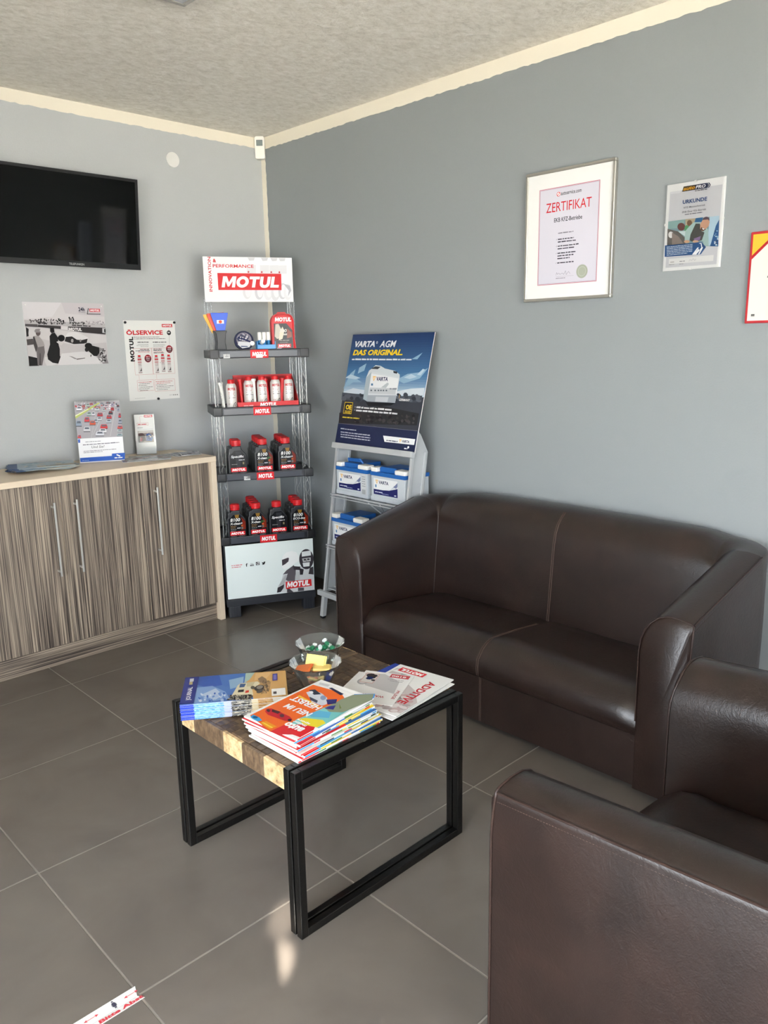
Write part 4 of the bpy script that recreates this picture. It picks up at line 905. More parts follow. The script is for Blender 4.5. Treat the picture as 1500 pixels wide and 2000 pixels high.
for r in (60, 90, 120): p.line([(660+r*cos(t/10)*1.05, 520+r*sin(t/10)) for t in range(-25, 12, 3)], .0009, '#cdd6d7')
p.line([(150,185),(420,340)], .0008, '#d5dede')
# second helmet held under the arm, racing driver in helmet and overalls
p.poly([(830,850),(850,770),(900,690),(930,590),(1050,500),(1180,470),(1380,520),(1400,825),(1000,862)], '#cfd2d4')
p.poly([(835,860),(845,785),(945,735),(935,790),(890,850)], '#3b363c'); p.poly([(925,590),(980,530),(1090,455),(1120,520),(1115,690),(1000,690),(950,660),(1000,580)], '#5f5a60'); p.poly([(860,760),(900,690),(960,600),(990,610),(945,735)], '#b5b7ba'); p.line([(880,720),(950,745)], .002, '#4a464c')
p.poly([(1080,470),(1190,480),(1180,530),(1090,525)], '#3b363c'); p.poly([(1175,500),(1240,520),(1225,600),(1180,600)], '#2f2b30'); p.poly([(1330,500),(1382,480),(1388,600),(1310,590)], '#3a363b'); p.line([(1280,560),(1285,690)], .0015, '#8a8a8e'); p.poly([(1110,620),(1130,540),(1180,560),(1180,680),(1105,690)], '#bfc2c4')
p.poly([(985,800),(1020,800),(1090,860),(985,862)], '#4a464c'); p.poly([(1150,790),(1240,790),(1240,835),(1150,842)], '#5a565c')
p.poly([(912,400),(925,320),(980,265),(1060,245),(1130,265),(1168,330),(1165,395),(1060,460),(950,520),(915,490)], '#f2f5f5'); p.line([(912,400),(925,320),(980,265),(1060,245),(1130,265)], .0012, '#9aa2a4'); p.line([(915,490),(950,520),(1060,460),(1165,395)], .0018, '#55525a')
p.poly([(912,375),(1005,342),(1018,352),(1010,400),(960,440),(916,462)], '#4a4248')
p.ell(1280, 370, 108, 150, '#3a363c', 32); p.poly([(1210,262),(1345,240),(1350,315),(1212,332)], '#dfe4e5'); p.poly([(1215,360),(1345,345),(1345,400),(1230,415)], '#bfc0c0'); p.ell(1258, 378, 20, 13, '#3a363a'); p.ell(1310, 372, 20, 13, '#3a363a'); p.poly([(1275,380),(1290,380),(1296,410),(1272,410)], '#9a9a9a')
p.poly([(1222,425),(1330,415),(1325,475),(1235,482)], '#e2e6e6'); p.line([(1240,440),(1265,438)], .001, '#55525a'); p.line([(1290,436),(1310,434)], .001, '#55525a'); p.line([(1212,500),(1330,510),(1370,480)], .0035, '#2a262b')
p.poly([(965,700),(1350,665),(1358,765),(970,808)], '#d8262c'); p.g = None
a = q(985,792); b = q(1325,700); p.text('MOTUL', a[0], a[1]+.002, b[0]-a[0], .031, W, shear=.18, bold=.045)
a = q(155,455); p.dashes(a[0], a[1], .058, .0045, '#d86a70', 0, 2); a = q(160,482); p.dashes(a[0], a[1], .052, .0045, '#d86a70', 0, 3)
a = q(372,465); p.text('f', a[0], a[1]-.001, .0095, .019, K, bold=.04); a = q(435,455); p.rect(a[0], a[1]-.002, a[0]+.020, a[1]+.006, '#3a3a40'); p.text('You', a[0]+.002, a[1]+.008, .016, .007, '#3a3a40'); p.text('Tube', a[0]+.002, a[1]-.0005, .016, .005, W)
a = q(522,445); p.rect(a[0], a[1]-.001, a[0]+.020, a[1]+.017, '#2a2a30'); p.ell(a[0]+.010, a[1]+.007, .0062, .006, W); p.ell(a[0]+.010, a[1]+.007, .0042, .004, '#2a2a30'); p.rect(a[0]+.013, a[1]+.012, a[0]+.018, a[1]+.0155, W)
a = q(610,440); x, y = a; p.poly([(x,y+.001),(x+.006,y+.003),(x+.0015,y+.007),(x+.003,y+.008),(x+.0005,y+.014),(x+.010,y+.011),(x+.012,y+.0155),(x+.016,y+.0165),(x+.021,y+.014),(x+.0185,y+.012),(x+.017,y+.005),(x+.011,y-.001),(x+.004,y-.001)], K)
for xx in (345, 415, 503, 590): a = q(xx, 470); p.rect(a[0], a[1]-.001, a[0]+.0006, a[1]+.020, '#c0c6c8')
p.build('panel_print', rk)
MB().rbox((.003, -.002, .062), (.497, .02, .104), .003).rbox((.003, .02, .064), (.497, DP, .084), .003).build('base_tray', M_SHELF, rk)
for x in (.012, .425):
    for y in (.0, DP-.06):
        m = MB().rbox((x, y, 0), (x+.065, y+.055, .063), .004)
        for r in range(4): m.box((x+.008+r*.014, y-.0015, .006), (x+.013+r*.014, y+.001, .058))
        m.build('foot', M_SHELF, rk)
bk = MB().rbox((.006, DP-.006, .09), (.494, DP-.001, .41), .001, 1); bk.rbox((.002, .01, .085), (.006, DP-.001, .41), .001, 1).rbox((.494, .01, .085), (.498, DP-.001, .41), .001, 1).build('base_side', M_SHELF, rk)

# one litre oil bottles
BP = [(-.050,0),(.050,0),(.050,.089),(.047,.100),(.021,.133),(.021,.148),(-.028,.148),(-.028,.140),(-.041,.140),(-.045,.130),(-.045,.112),(-.050,.106)]
def make_bottle(label, kind):
    t = thing('oil_bottle', label, 'bottle', (0, 0, 0), RA, 'oil bottles on the rack')
    MB().prism(BP, -.029, .029, .005).rbox((-.049, -.0297, .004), (.049, .0297, .084), .004).build('body', M_BOTTLE, t)
    m = MB().lathe([(.0215, .140), (.0215, .152), (.019, .156)], 20, (-.003, 0, 0)); m.build('neck', M_BOTTLE, t)
    m = MB().lathe([(.0, .180), (.021, .180), (.0245, .177), (.0248, .158), (.0255, .1575), (.0255, .149), (0, .149)], 28, (-.003, 0, 0))
    for k in range(28):
        a = 2*pi*k/28; m.box((-.003+.0248*cos(a)-.0006, .0248*sin(a)-.0006, .159), (-.003+.0248*cos(a)+.0006, .0248*sin(a)+.0006, .176))
    m.build('cap', M_RED, t)
    p = Print(front(-.0302)); p.poly([(-.043,.006),(.047,.006),(.047,.088),(.018,.126),(-.018,.126),(-.030,.112),(-.043,.104)], '#1b1b1e')
    if kind == 'specific':
        p.poly([(-.01,.03),(.01,.03),(.02,.12),(-.012,.12)], '#2e2e33'); p.text('Specific', -.036, .084, .068, .017, '#e9e9ea', shear=.2, bold=.02); p.dashes(.004, .0735, .030, .0055, '#c9c9c9'); p.dashes(-.034, .052, .03, .003, '#9a9a9a')
        p.rect(.024, .052, .032, .064, '#8a7f5a')
    else:
        p.poly([(-.006,.108),(.010,.108),(.014,.126),(-.010,.126)], '#8d6a2c'); p.poly([(.022,.040),(.046,.045),(.046,.086),(.024,.112),(.030,.08)], '#7a2414')
        p.text('8100', -.034, .089, .052, .0185, '#ecebe8', shear=.15, bold=.02)
        nm = {'clean': 'X-clean', 'plus': 'X-clean+', 'eco': 'ECO-lite'}[kind]
        p.text(nm, -.036, .072, .050 if kind == 'clean' else .066, .0125, '#ecebe8', shear=.15, bold=.02)
        if kind == 'clean':
            p.text('gre', .016, .072, .022, .0105, '#3f7a3a', shear=.15, bold=.02)
        for k in range(4): p.dashes(-.034, .063-.0085*k, .030-.004*(k % 2), .0028, '#b08a5a' if k < 2 else '#9a9a9a', 0, k)
        p.rect(.022, .060, .032, .070, '#b5582c'); p.rect(.022, .047, .032, .057, '#6f6f6a' if kind != 'eco' else '#b9b9b4'); p.dashes(.0, .050, .018, .005, '#c0c0c8')
    p.motul(-.038, .0135, .080, .0215); p.dashes(-.034, .0075, .03, .0025, '#8a8a8a'); p.dashes(.01, .0075, .03, .0025, '#8a8a8a')
    p.build('label', t, M_GLOSSP); return t
protos = {}
def bottle(kind, t, d, z, label):
    loc = on_rack(t, d, z)
    if kind not in protos: protos[kind] = make_bottle(label, kind); protos[kind].location = loc; return
    dup(protos[kind], loc, None, label)
shn = {1: 'third', 0: 'lowest'}
rows = [(1, 'specific', .108, 2, 'left'), (1, 'clean', .247, 4, 'middle'), (1, 'plus', .372, 4, 'right'),
        (0, 'plus', .083, 1, 'leftmost'), (0, 'clean', .195, 4, 'second'), (0, 'specific', .308, 1, 'third'), (0, 'eco', .426, 3, 'rightmost')]
words = {'specific': 'Specific', 'clean': 'green-lettered', 'plus': 'white-lettered', 'eco': 'orange-flamed'}
for lv, kind, t, n, pos in rows:
    z = LV[lv][1]-.008
    for k in range(n):
        depth = 'single' if n == 1 else 'front' if k == 0 else 'rearmost' if k == n-1 else ['', 'second', 'third'][k]
        lab = 'black red-capped oil bottle, %s one in the %s row, %s rack shelf' % (depth, pos, shn[lv])
        bottle(kind, t, .044+.064*k, z, lab)

# tin cans with pouring spouts, and the red carton tray
def make_can(label, spout, tilt):
    t = thing('additive_can', label, 'can', (0, 0, 0), RA, 'white tin cans on the rack')
    MB().lathe([(0,.0),(.0255,.0),(.0268,.002),(.0268,.112),(.0255,.115),(.0255,.117),(.021,.126),(.019,.128),(0,.128)], 28).build('body', M_TIN, t)
    MB().lathe([(0,.126),(.0185,.126),(.0185,.145),(.0170,.148),(0,.148)], 24).build('cap', M_RED, t)
    p = Print(bend(.0270)); p.rect(-.040,.004,.040,.110,'#e9e6e2'); p.rect(-.040,.096,.040,.108,'#e2b5b5'); p.text('MOTUL', -.023, .0935, .044, .0135, '#cf3a40', shear=.15, bold=.03)
    for k, (y, w, c) in enumerate(((.082,.034,'#cf8a88'),(.074,.03,'#c98a88'),(.064,.036,'#7a6a68'),(.054,.038,'#5a5656'))): p.dashes(-.020, y, w, .0035, c, 0, k)
    p.line([(.004,.010),(.008,.024),(.016,.032),(.020,.024),(.013,.016),(.020,.010)], .003, '#3a3638'); p.dashes(-.02, .02, .014, .008, '#c9b9b5'); p.build('label', t)
    if spout:
        m = MB().tube([(0,0,.004),(0,0,.058)], .0055, 12, r_end=.0075); m.tube([(0,0,.056),(0,0,.124)], .0078, 12, r_end=.0098); m.tube([(0,0,.122),(0,0,.133)], .0135, 14)
        s = m.xf(Matrix.Translation((-.040, -.008, .003)) @ Matrix.Rotation(R(tilt), 4, 'Y')).build('pouring_spout', M_WHITE if spout == 'white' else M_RED, t)
        if spout == 'white2': pass
    return t
zc = LV[2][1]-.008
for k, (t, d, sp, tl, lab) in enumerate(((.098,.045,'white',-7,'white tin can with red cap and white spout, left of the red carton'),
        (.192,.055,'red',-3,'leftmost white tin can in the red carton, with a red spout beside it'), (.262,.055,'white',-3,'second white tin can in the red carton, with a white spout beside it'),
        (.332,.055,'red',-6,'third white tin can in the red carton, with a thin red spout'), (.402,.055,'red',3,'rightmost white tin can in the red carton, with a red spout'))):
    c = make_can(lab, sp, tl); c.location = on_rack(t, d, zc+(.013 if k else 0))
ct = thing('carton_tray', 'red card display tray holding four tin cans on the second shelf', 'carton', on_rack(.125, .018, zc), RA)
m = MB().box((0,0,0),(.322,.150,.002)).box((0,0,.002),(.322,.0015,.030)).box((0,.1485,.002),(.322,.150,.165))
for x in (0, .3205): m.prism([(x,.002),(x+.0015,.002),(x+.0015,.03),(x,.03)], .0015, .1485)
m.build('tray', M_REDCARD, ct, 0)
for x in (0, .3205): MB().add([(x,.0,.03),(x,.1485,.165),(x,.1485,.03),(x+.0015,.0,.03),(x+.0015,.1485,.165),(x+.0015,.1485,.03)], [(0,1,2),(5,4,3),(0,3,4,1),(1,4,5,2),(2,5,3,0)]).build('side_flap', M_REDCARD, ct, 0)
p = Print(front(-.0001)); p.text('MOTUL', .115, .004, .09, .020, W, shear=.2, bold=.04); p.dashes(.03, .009, .05, .006, '#e0a5a5'); p.build('lettering', ct)

# top shelf: scrapers, round tin, tray of tubes, red pouch
zt = LV[3][1]-.008
for k, (m_, nm, dx, dy, rot) in enumerate(((M_SBLUE, 'blue', 0, 0, 0.), (M_SRED, 'red', -.013, .016, -4), (M_YELLOW, 'yellow', -.024, .032, -8))):
    o = thing('ice_scraper', nm + ' ice scraper with black handle standing at the left of the top shelf', 'ice scraper', on_rack(.062+dx*.35, .040+dy, zt), RA, 'ice scrapers on the top shelf')
    MB().prism([(-.023,0),(.023,0),(.0245,.01),(.020,.045),(.0245,.088),(.030,.098),(.030,.104),(-.030,.104),(-.030,.098),(-.0245,.088),(-.020,.045),(-.0245,.01)], -.007, .007, .004).build('handle', M_BLACKP, o)
    b = MB().prism([(-.020,.095),(.020,.095),(.028,.13),(.040,.182),(.040,.192),(-.046,.192),(-.046,.182),(-.030,.13)], -.0025, .0025, .0012)
    b.xf(Matrix.Rotation(R(rot), 4, 'Y') if rot else Matrix.Identity(4)); b = b.build('blade', m_, o)
    if k == 0:
        p = Print(front(-.0027)); p.rect(-.018,.138,.018,.156,'#e4e4ea'); p.ell(0,.147,.0085,.008,'#e0481e',10); p.build('sticker', o)
t = thing('round_tin', 'round dark blue blister pack with pale label leaning beside the scrapers', 'blister pack', on_rack(.180, .050, zt+.003), RA, None, R(-14))
disc = lambda r, y0, y1, n=36: MB().lathe([(0, y0), (r, y0), (r+.0008, (y0+y1)/2), (r, y1), (0, y1)], n).xf(Matrix.Translation((0, 0, .050)) @ Matrix.Rotation(pi/2, 4, 'X'))
disc(.050, -.008, .006).build('case', M_NAVY, t)
p = Print(front(-.0062, 0, .050)); p.ell(0,0,.046,.046,'#3c4056',36); p.ell(0,.003,.039,.038,'#8b8793',30); p.poly([(-.038,.01),(.0,.04),(.03,.02),(.02,.0),(-.03,-.005)],'#4d5268'); p.poly([(-.03,-.005),(.025,-.01),(.038,-.016),(.025,-.036),(-.012,-.042),(-.034,-.022)],'#d9dbe0'); p.poly([(-.03,.012),(.034,-.012),(.036,-.005),(-.028,.02)],'#2a3058'); p.dashes(-.018,-.034,.034,.006,'#4a5a80'); p.dashes(-.024,.004,.03,.005,'#c9c9d2',-.3); p.blots(-.02,.01,.02,.032,10,.007,['#c5c1c9','#5a5668','#a59fa8']); p.build('label', t, M_GLOSSP)
MB().lathe([(0,0),(.0115,0),(.0125,.004),(.0115,.010),(0,.010)], 16).xf(Matrix.Translation((.040, -.006, .032)) @ Matrix.Rotation(pi/2, 4, 'X')).build('white_plug', M_WHITE, t)
tr = thing('tube_tray', 'bright blue plastic tray holding white-capped tubes on the top shelf', 'tray', on_rack(.290, .050, zt), RA)
m = MB().rbox((-.045,-.028,0),(.045,.028,.004), .0015, 1).rbox((-.048,-.031,.003),(.048,-.028,.030), .001, 1).rbox((-.048,.028,.003),(.048,.031,.048), .001, 1)
for x in (-.048, .045): m.prism([(x,.003),(x+.003,.003),(x+.003,.046),(x,.046)], -.028, .028)
m.build('tray', M_LBLUE, tr)
tb_ = thing('glue_tube', 'white-capped tube standing at the left in the blue tray', 'tube', on_rack(.262, .060, zt+.0045), RA, 'tubes in the blue tray')
MB().lathe([(0,0),(.009,0),(.009,.050),(0,.050)], 16).build('body', M_LBLUE, tb_); MB().lathe([(0,.048),(.0105,.048),(.0105,.086),(.0095,.089),(0,.089)], 18).build('cap', M_WHITE, tb_)
dup(tb_, on_rack(.286, .060, zt+.0045), None, 'white-capped tube standing in the middle of the blue tray'); dup(tb_, on_rack(.309, .060, zt+.0045), None, 'white-capped tube standing at the right in the blue tray')
o = dup(tb_, on_rack(.278, .066, zt+.030), None, 'white-capped tube lying with its round cap end to the front in the blue tray'); o.rotation_euler = (R(80), 0, RA); o.location = on_rack(.264, .052, zt+.032)
PB = [(-.062,0),(.064,0),(.064,.012),(.058,.060),(.0575,.150),(.050,.172),(.034,.184),(-.036,.184),(-.052,.172),(-.0605,.150),(-.058,.060)]
pb = thing('care_pouch', 'red zip pouch with a clear window showing an oil bottle on the top shelf', 'pouch', on_rack(.382, .055, zt), RA)
MB().prism(PB, -.030, .030, .010).build('pouch', M_RED, pb)
MB().tube([(x*.985, -.030, z*.985+.001) for x, z in PB], .0022, 6, True).tube([(-.024,.0,.182),(-.02,.0,.190),(.018,.0,.190),(.022,.0,.182)], .005, 8).build('piping', mat('pouch_piping', '#d9484c', .4, bump=.05), pb, 60)
p = Print(front(-.0304)); p.poly([(-.050,.004),(.050,.004),(.049,.100),(.018,.136),(-.048,.136)], '#34302e'); p.poly([(-.046,.07),(-.040,.132),(-.024,.134),(-.012,.11),(-.02,.06),(-.035,.058)], '#bdb5a5'); p.poly([(-.026,.05),(-.006,.058),(.006,.10),(-.004,.12),(-.02,.09)], '#d9cdb5'); p.poly([(-.046,.004),(-.02,.02),(-.01,.012),(-.02,.004)], '#d5d2cf')
p.text('300', -.022, .090, .040, .018, '#d2cdc6', shear=.15, bold=.02); p.dashes(.0, .076, .036, .010, '#bdb7b0'); p.poly([(.018,.06),(.044,.066),(.044,.09),(.02,.11)], '#8a4a38'); p.dashes(-.02, .048, .05, .004, '#9a8f84'); p.dashes(-.02, .038, .04, .003, '#8a7f74')
p.motul(-.032, .012, .070, .020); p.text('MOTUL', -.042, .146, .086, .020, W, shear=.15, bold=.045); p.build('window_print', pb, M_GLOSSP)

# ------------------------------------------------------------------ battery stand between rack and sofa
st = thing('battery_stand', 'silver leaning battery display stand with a dark blue poster beside the sofa', 'display stand', (-.33, -.80, 0), R(-91.5))
# local: x along the front (to the photo's right), -y towards the room; the stand leans back as it rises
SWd = .578; LN = .152
def ly(z): return LN*z
def leanbar(m, x0, x1, d, th, z0, z1): return m.add([(x0,ly(z0)+d,z0),(x1,ly(z0)+d,z0),(x1,ly(z0)+d+th,z0),(x0,ly(z0)+d+th,z0),(x0,ly(z1)+d,z1),(x1,ly(z1)+d,z1),(x1,ly(z1)+d+th,z1),(x0,ly(z1)+d+th,z1)], [(3,2,1,0),(4,5,6,7),(0,1,5,4),(1,2,6,5),(2,3,7,6),(3,0,4,7)])
for x in (0, SWd-.014):
    leanbar(MB(), x, x+.014, 0, .014, .118, .965).build('front_post', M_SILVER, st, 0)
    leanbar(MB(), x-.004, x+.020, -.004, .024, .012, .118).build('leg', M_SILVER, st, 0)
    leanbar(MB(), x-.002, x+.018, -.002, .020, 0, .012).build('rubber_foot', M_BLACKP, st, 0)
    leanbar(MB(), x, x+.012, .088, .012, .118, .93).build('rear_post', M_SILVER, st, 0)
    m = MB(); xx = x+.004
    pts = [(ly(.14)+.014,.14),(ly(.14)+.088,.14),(ly(.90)+.088,.90),(ly(.985)+.050,.985),(ly(.985)+.014,.985)]
    if x > 0: pts = [(ly(.14)+.014,.14),(ly(.14)+.112,.14),(ly(.93)+.112,.93),(ly(1.02)+.050,1.02),(ly(1.05)+.016,1.05)]
    m.add([(xx,a,b) for a,b in pts]+[(xx+.003,a,b) for a,b in pts], [(0,1,2,3,4),(9,8,7,6,5)]+[(i,(i+1) % 5,5+(i+1) % 5,5+i) for i in range(5)])
    m.build('side_panel', M_GREYPANEL, st, 0)
MB().rbox((-.035, -.012, .122), (SWd-.002, .012, .150), .002, 1).xf(Matrix.Translation((0, ly(.13), 0))).build('cross_bar', M_SILVER, st)
for z in (.400, .672):
    m = MB().tube([(.0, ly(z)-.006, z), (SWd, ly(z)-.006, z)], .0045, 8); m.tube([(.0, ly(z)-.006, z-.014), (SWd, ly(z)-.006, z-.014)], .003, 8)
    for k in range(7): m.tube([(.02+k*(SWd-.04)/6, ly(z)-.004, z-.004), (.02+k*(SWd-.04)/6, ly(z)+.185, z-.004)], .0035, 6)
    m.tube([(.0, ly(z)+.185, z-.004), (SWd, ly(z)+.185, z-.004)], .0045, 8)
    m.tube([(.30, ly(z)-.006, z-.008), (.345, ly(z-.09)+.09, z-.09)], .0035, 6).tube([(.39, ly(z)-.006, z-.008), (.345, ly(z-.09)+.09, z-.09)], .0035, 6)
    m.build('wire_shelf', M_SILVER, st)
m = MB()
for y in (.03, .07): m.tube([(.0, ly(.155)+y, .158), (SWd, ly(.155)+y, .158)], .0035, 6)
m.build('wire_rail', M_SILVER, st)
# poster
def slope(z): return ly(.945)+.255*(z-.945)
PZ0, PH = .937, .580; sl = atan2(.255, 1); ph_ = MB().rbox((-.006, 0, 0), (SWd+.012, .004, PH), .001, 1)
pm = Matrix.Translation((0.004, ly(.945)-.004, PZ0)) @ Matrix.Rotation(-sl, 4, 'X')
ph_.xf(pm).build('poster_board', M_CARD, st)
PW = SWd+.018; p = Print(lambda u, v, n: tuple(pm @ Vector((u-.006, -n, v)))); q = homog([(285,110),(1412,70),(1170,1730),(60,1605)], PW, PH)
hz = q(160, 910)[1]; lb = q(105, 1328)[1]; N = 26
for k in range(N):                                   # printed sky, from deep blue to the pale horizon
    f = (k+.5)/N; c0, c1 = (38,58,98), (74,116,158); c2 = (196,212,224)
    col = [c0[i]+(c1[i]-c0[i])*min(1, f/.62) if f < .62 else c1[i]+(c2[i]-c1[i])*((f-.62)/.38)**1.4 for i in range(3)]
    p.rect(0, hz+(PH-hz)*(1-(k+1)/N), PW, hz+(PH-hz)*(1-k/N), '#%02x%02x%02x' % tuple(int(v) for v in col))
p.g = q
for a in (((160,850),(260,640),(330,580),(300,680),(420,760),(300,760)), ((900,720),(1050,640),(1200,620),(1330,560),(1220,700),(1000,770)), ((1100,440),(1250,350),(1180,440)), ((380,560),(480,500),(450,600),(360,640))): p.poly(a, '#8fb0c9')
for a in (((190,700),(260,650),(400,700),(330,720)), ((1000,690),(1100,640),(1180,680),(1080,710)), ((1180,650),(1260,570),(1290,580),(1230,660))): p.poly(a, '#b5cbd9')
p.poly([(170,890),(300,840),(480,870),(480,915),(160,920)], '#c9d3dc'); p.poly([(900,880),(1100,840),(1290,830),(1280,930),(900,930)], '#cfd8df'); p.g = None
p.rect(0, lb, PW, hz, '#3c3f47'); p.g = q
p.poly([(150,900),(700,950),(1260,935),(1245,1010),(140,1000)], '#4e535d'); p.poly([(115,1180),(700,1080),(1220,1180),(1195,1345),(105,1325)], '#2f2e31'); p.blots(150, 930, 1230, 1010, 60, 40, ['#363a42','#5a5f68','#454a54'], 2); p.blots(330, 1210, 1180, 1320, 70, 26, ['#3a3737','#262427','#454142'], 3)
p.poly([(480,1030),(880,1045),(830,1075),(520,1090)], '#232428'); p.g = None
p.rect(0, 0, PW, lb, '#252c4c'); p.rect(0, lb, PW, lb+.0012, '#8a8a95'); p.g = q
# printed battery
p.poly([(520,600),(560,570),(610,525),(680,535),(740,570),(880,600),(945,650),(945,690),(560,620),(480,700)], '#cfd6da'); p.poly([(540,575),(610,540),(680,548),(640,580)], '#3a3f45'); p.line([(740,575),(795,540),(820,620)], .006, '#2a3038'); p.poly([(855,600),(915,615),(905,640),(860,630)], '#33383e')
p.poly([(480,700),(555,615),(500,1020),(445,990)], '#aab6be'); p.poly([(555,612),(945,690),(895,1010),(880,1038),(500,1020)], '#d5dade'); p.poly([(505,935),(905,935),(890,1038),(495,1022)], '#a5acb4'); p.poly([(620,955),(800,960),(780,1030),(610,1024)], '#c5cad0')
p.line([(480,700),(555,612),(945,690)], .003, '#2d3036'); p.poly([(555,640),(930,705),(905,920),(520,905)], '#e9ebec'); p.poly([(535,830),(900,840),(895,925),(520,910)], '#c3c8cc'); p.poly([(690,830),(780,760),(800,780),(760,835)], '#b9c0c5')
for k, x in enumerate((545, 600, 645, 680, 715, 755)): p.rect(x, 860, x+22, 880, '#6a7078')
p.rect(552, 775, 580, 805, '#5a7fa0'); p.g = None
a = q(565,745); p.varta(a[0], a[1], .026); a = q(810,855); p.dashes(a[0], a[1], .05, .009, '#8a9098')
a = q(920,1010); p.text('GERMANY', a[0]+.012, a[1], .075, .012, '#e9e9ea', shear=.2, bold=.02); p.rect(a[0]+.008, a[1]+.012, a[0]+.011, a[1]+.034, '#c9a04a')
def TQ(t, l, r, yb0, yt1, c, **k): a = q(l, yb0); b = q(r, yt1); p.text(t, a[0], a[1], b[0]-a[0], b[1]-a[1], c, **k)
TQ('VARTA', 315, 605, 283, 195, '#e9eef2', shear=.2, bold=.04); TQ('AGM', 660, 895, 283, 187, '#e9eef2', shear=.2, bold=.018); TQ('o', 612, 638, 235, 200, '#e9eef2')
TQ('DAS ORIGINAL.', 290, 990, 395, 308, '#f2cf2e', shear=.2, bold=.04)
a = q(280,458); p.dashes(a[0], a[1], .445, .0085, '#dfe6ec', 0, 4)
a = q(170,1190); b = q(305,1038); p.rect(a[0], a[1], b[0]+.002, b[1], '#e6c22a'); p.rect(a[0]+.003, a[1]+.003, b[0]-.001, b[1]-.003, '#2a2a2c'); p.text('OE', a[0]+.014, a[1]+.022, .046, .026, '#f0cf2e', bold=.05); p.dashes(a[0]+.012, a[1]+.012, .05, .005, '#d9b92a'); p.dashes(a[0]+.012, a[1]+.005, .048, .005, '#d9b92a', 0, 3)
for k, (x, y, w) in enumerate(((330,1112,.27),(325,1155,.31))): a = q(x, y); p.ell(a[0]+.004, a[1]+.005, .002, .002, '#dfe0e2'); p.dashes(a[0]+.014, a[1], w, .0095, '#dfe0e2', -.005, k)
a = q(162,1248); p.dashes(a[0], a[1], .135, .0065, '#d9c23a')
for k, y in enumerate((1405, 1452, 1485, 1518)): a = q(140, y); p.dashes(a[0], a[1], .125 if k == 0 else .235, .006, '#b9bdc9', -.008, k)
p.g = q; p.poly([(735,1490),(1182,1535),(1168,1615),(755,1575)], '#f2f3f4'); p.g = None
a = q(955,1585); p.varta(a[0], a[1]+.001, .016); a = q(780,1562); p.dashes(a[0], a[1], .08, .006, '#55596a', 0, 6); a = q(1030,1672); p.dashes(a[0], a[1], .022, .007, W); a = q(1088,1648); p.ell(a[0], a[1], .006, .006, W)
p.build('poster_print', st, M_GLOSSP)
MB().rbox((-.010, -.020, -.024), (SWd+.010, .008, .006), .003).xf(pm).build('poster_rail', M_SILVER, st)
# batteries
def make_battery(label, handle_up, strip):
    t = thing('car_battery', label, 'battery', (0, 0, 0), R(-91.5), 'car batteries on the stand')
    w, d, h = .250, .172, .158
    MB().rbox((-w/2+.003, -d/2+.003, 0), (w/2-.003, d/2-.003, h-.028), .004).rbox((-w/2, -d/2, .0), (w/2, d/2, .022), .003).build('case', M_BATT, t)
    MB().rbox((-w/2, -d/2, h-.030), (w/2, d/2, h-.010), .003).rbox((-w/2+.05, -d/2+.02, h-.012), (w/2-.07, d/2-.01, h+.012), .004).build('lid', M_BLUE, t)
    for x0, x1 in ((-w/2+.002, -w/2+.046), (w/2-.075, w/2-.002)): MB().rbox((x0, -d/2+.002, h-.012), (x1, -d/2+.055, h+.012), .006).build('terminal_cover', M_WHITE, t)
    if handle_up:
        MB().tube([(-.07, -.03, h), (-.065, -.045, h+.028), (.03, -.045, h+.032), (.045, -.03, h)], .0055, 8).box((-.066, -.048, h+.018), (.034, -.044, h+.034)).build('carry_handle', M_BLUE, t)
    else: MB().rbox((-.07, -.065, h-.006), (.04, -.055, h+.016), .003).build('carry_handle', M_BLUE, t)
    p = Print(front(-d/2+.0028, -w/2, 0)); x0, x1, z0, z1 = .022, .196, .034, .116
    p.rect(x0, z0, x1, z1, '#eff0f1'); p.poly([(x0,z0),(x1,z0),(x1,z0+.046),(x1-.02,z0+.040),(x1-.06,z0+.030),(x1-.11,z0+.026),(x0,z0+.026)], '#262a66'); p.poly([(x0+.06,z0+.03),(x1-.05,z0+.036),(x1-.02,z0+.06),(x1-.01,z0+.05),(x1-.05,z0+.034)], '#cfd3da'); p.poly([(x1-.03,z0+.05),(x1,z0+.075),(x1,z0+.055),(x1-.01,z0+.045)], '#7f86a8')
    p.varta(x0+.014, z1-.029, .0215); p.rect(x0+.012, z0+.036, x0+.022, z0+.050, '#5a8ab5'); p.dashes(x0+.010, z0+.010, .055, .006, '#cfd3e6'); p.dashes(x0+.06, z0+.006, .05, .004, '#9aa0c8'); p.dashes(x1-.024, z0+.006, .014, .006, '#dfe2ee')
    if strip:
        p.rect(.204, .014, .240, .124, '#d5d8da')
        for k in range(5): p.dashes(.208, .110-.012*k, .026, .004, '#8a9096', 0, k)
        for k in range(9): p.rect(.208+.003*k, .018, .2092+.003*k, .046, '#4a4d52')
    p.build('label', t, M_GLOSSP); return t
def on_stand(x, z, dd=.012): v = Matrix.Rotation(R(-91.5), 4, 'Z') @ Vector((x, ly(z)+dd+.086, 0)); return (-.33+v.x, -.80+v.y, z+.001)
b1 = make_battery('grey car battery with blue lid, left on the upper shelf of the stand', True, True); b1.location = on_stand(.150, .6755)
b2 = make_battery('grey car battery with blue lid, right on the upper shelf of the stand', False, False); b2.location = on_stand(.425, .6755)
dup(b2, on_stand(.150, .4035), None, 'grey car battery with blue lid, left on the lower shelf beside the sofa arm')
dup(b2, on_stand(.425, .4035), None, 'grey car battery on the lower shelf, mostly hidden behind the sofa arm')
# ------------------------------------------------------------------ on the coffee table
TT = T0 + .0006
def paper_box(par, w, d, t, m=None): return MB().rbox((-w/2, -d/2, 0), (w/2, d/2, t), min(.0006, t*.3), 1).build('pages', m or M_PAPER, par)
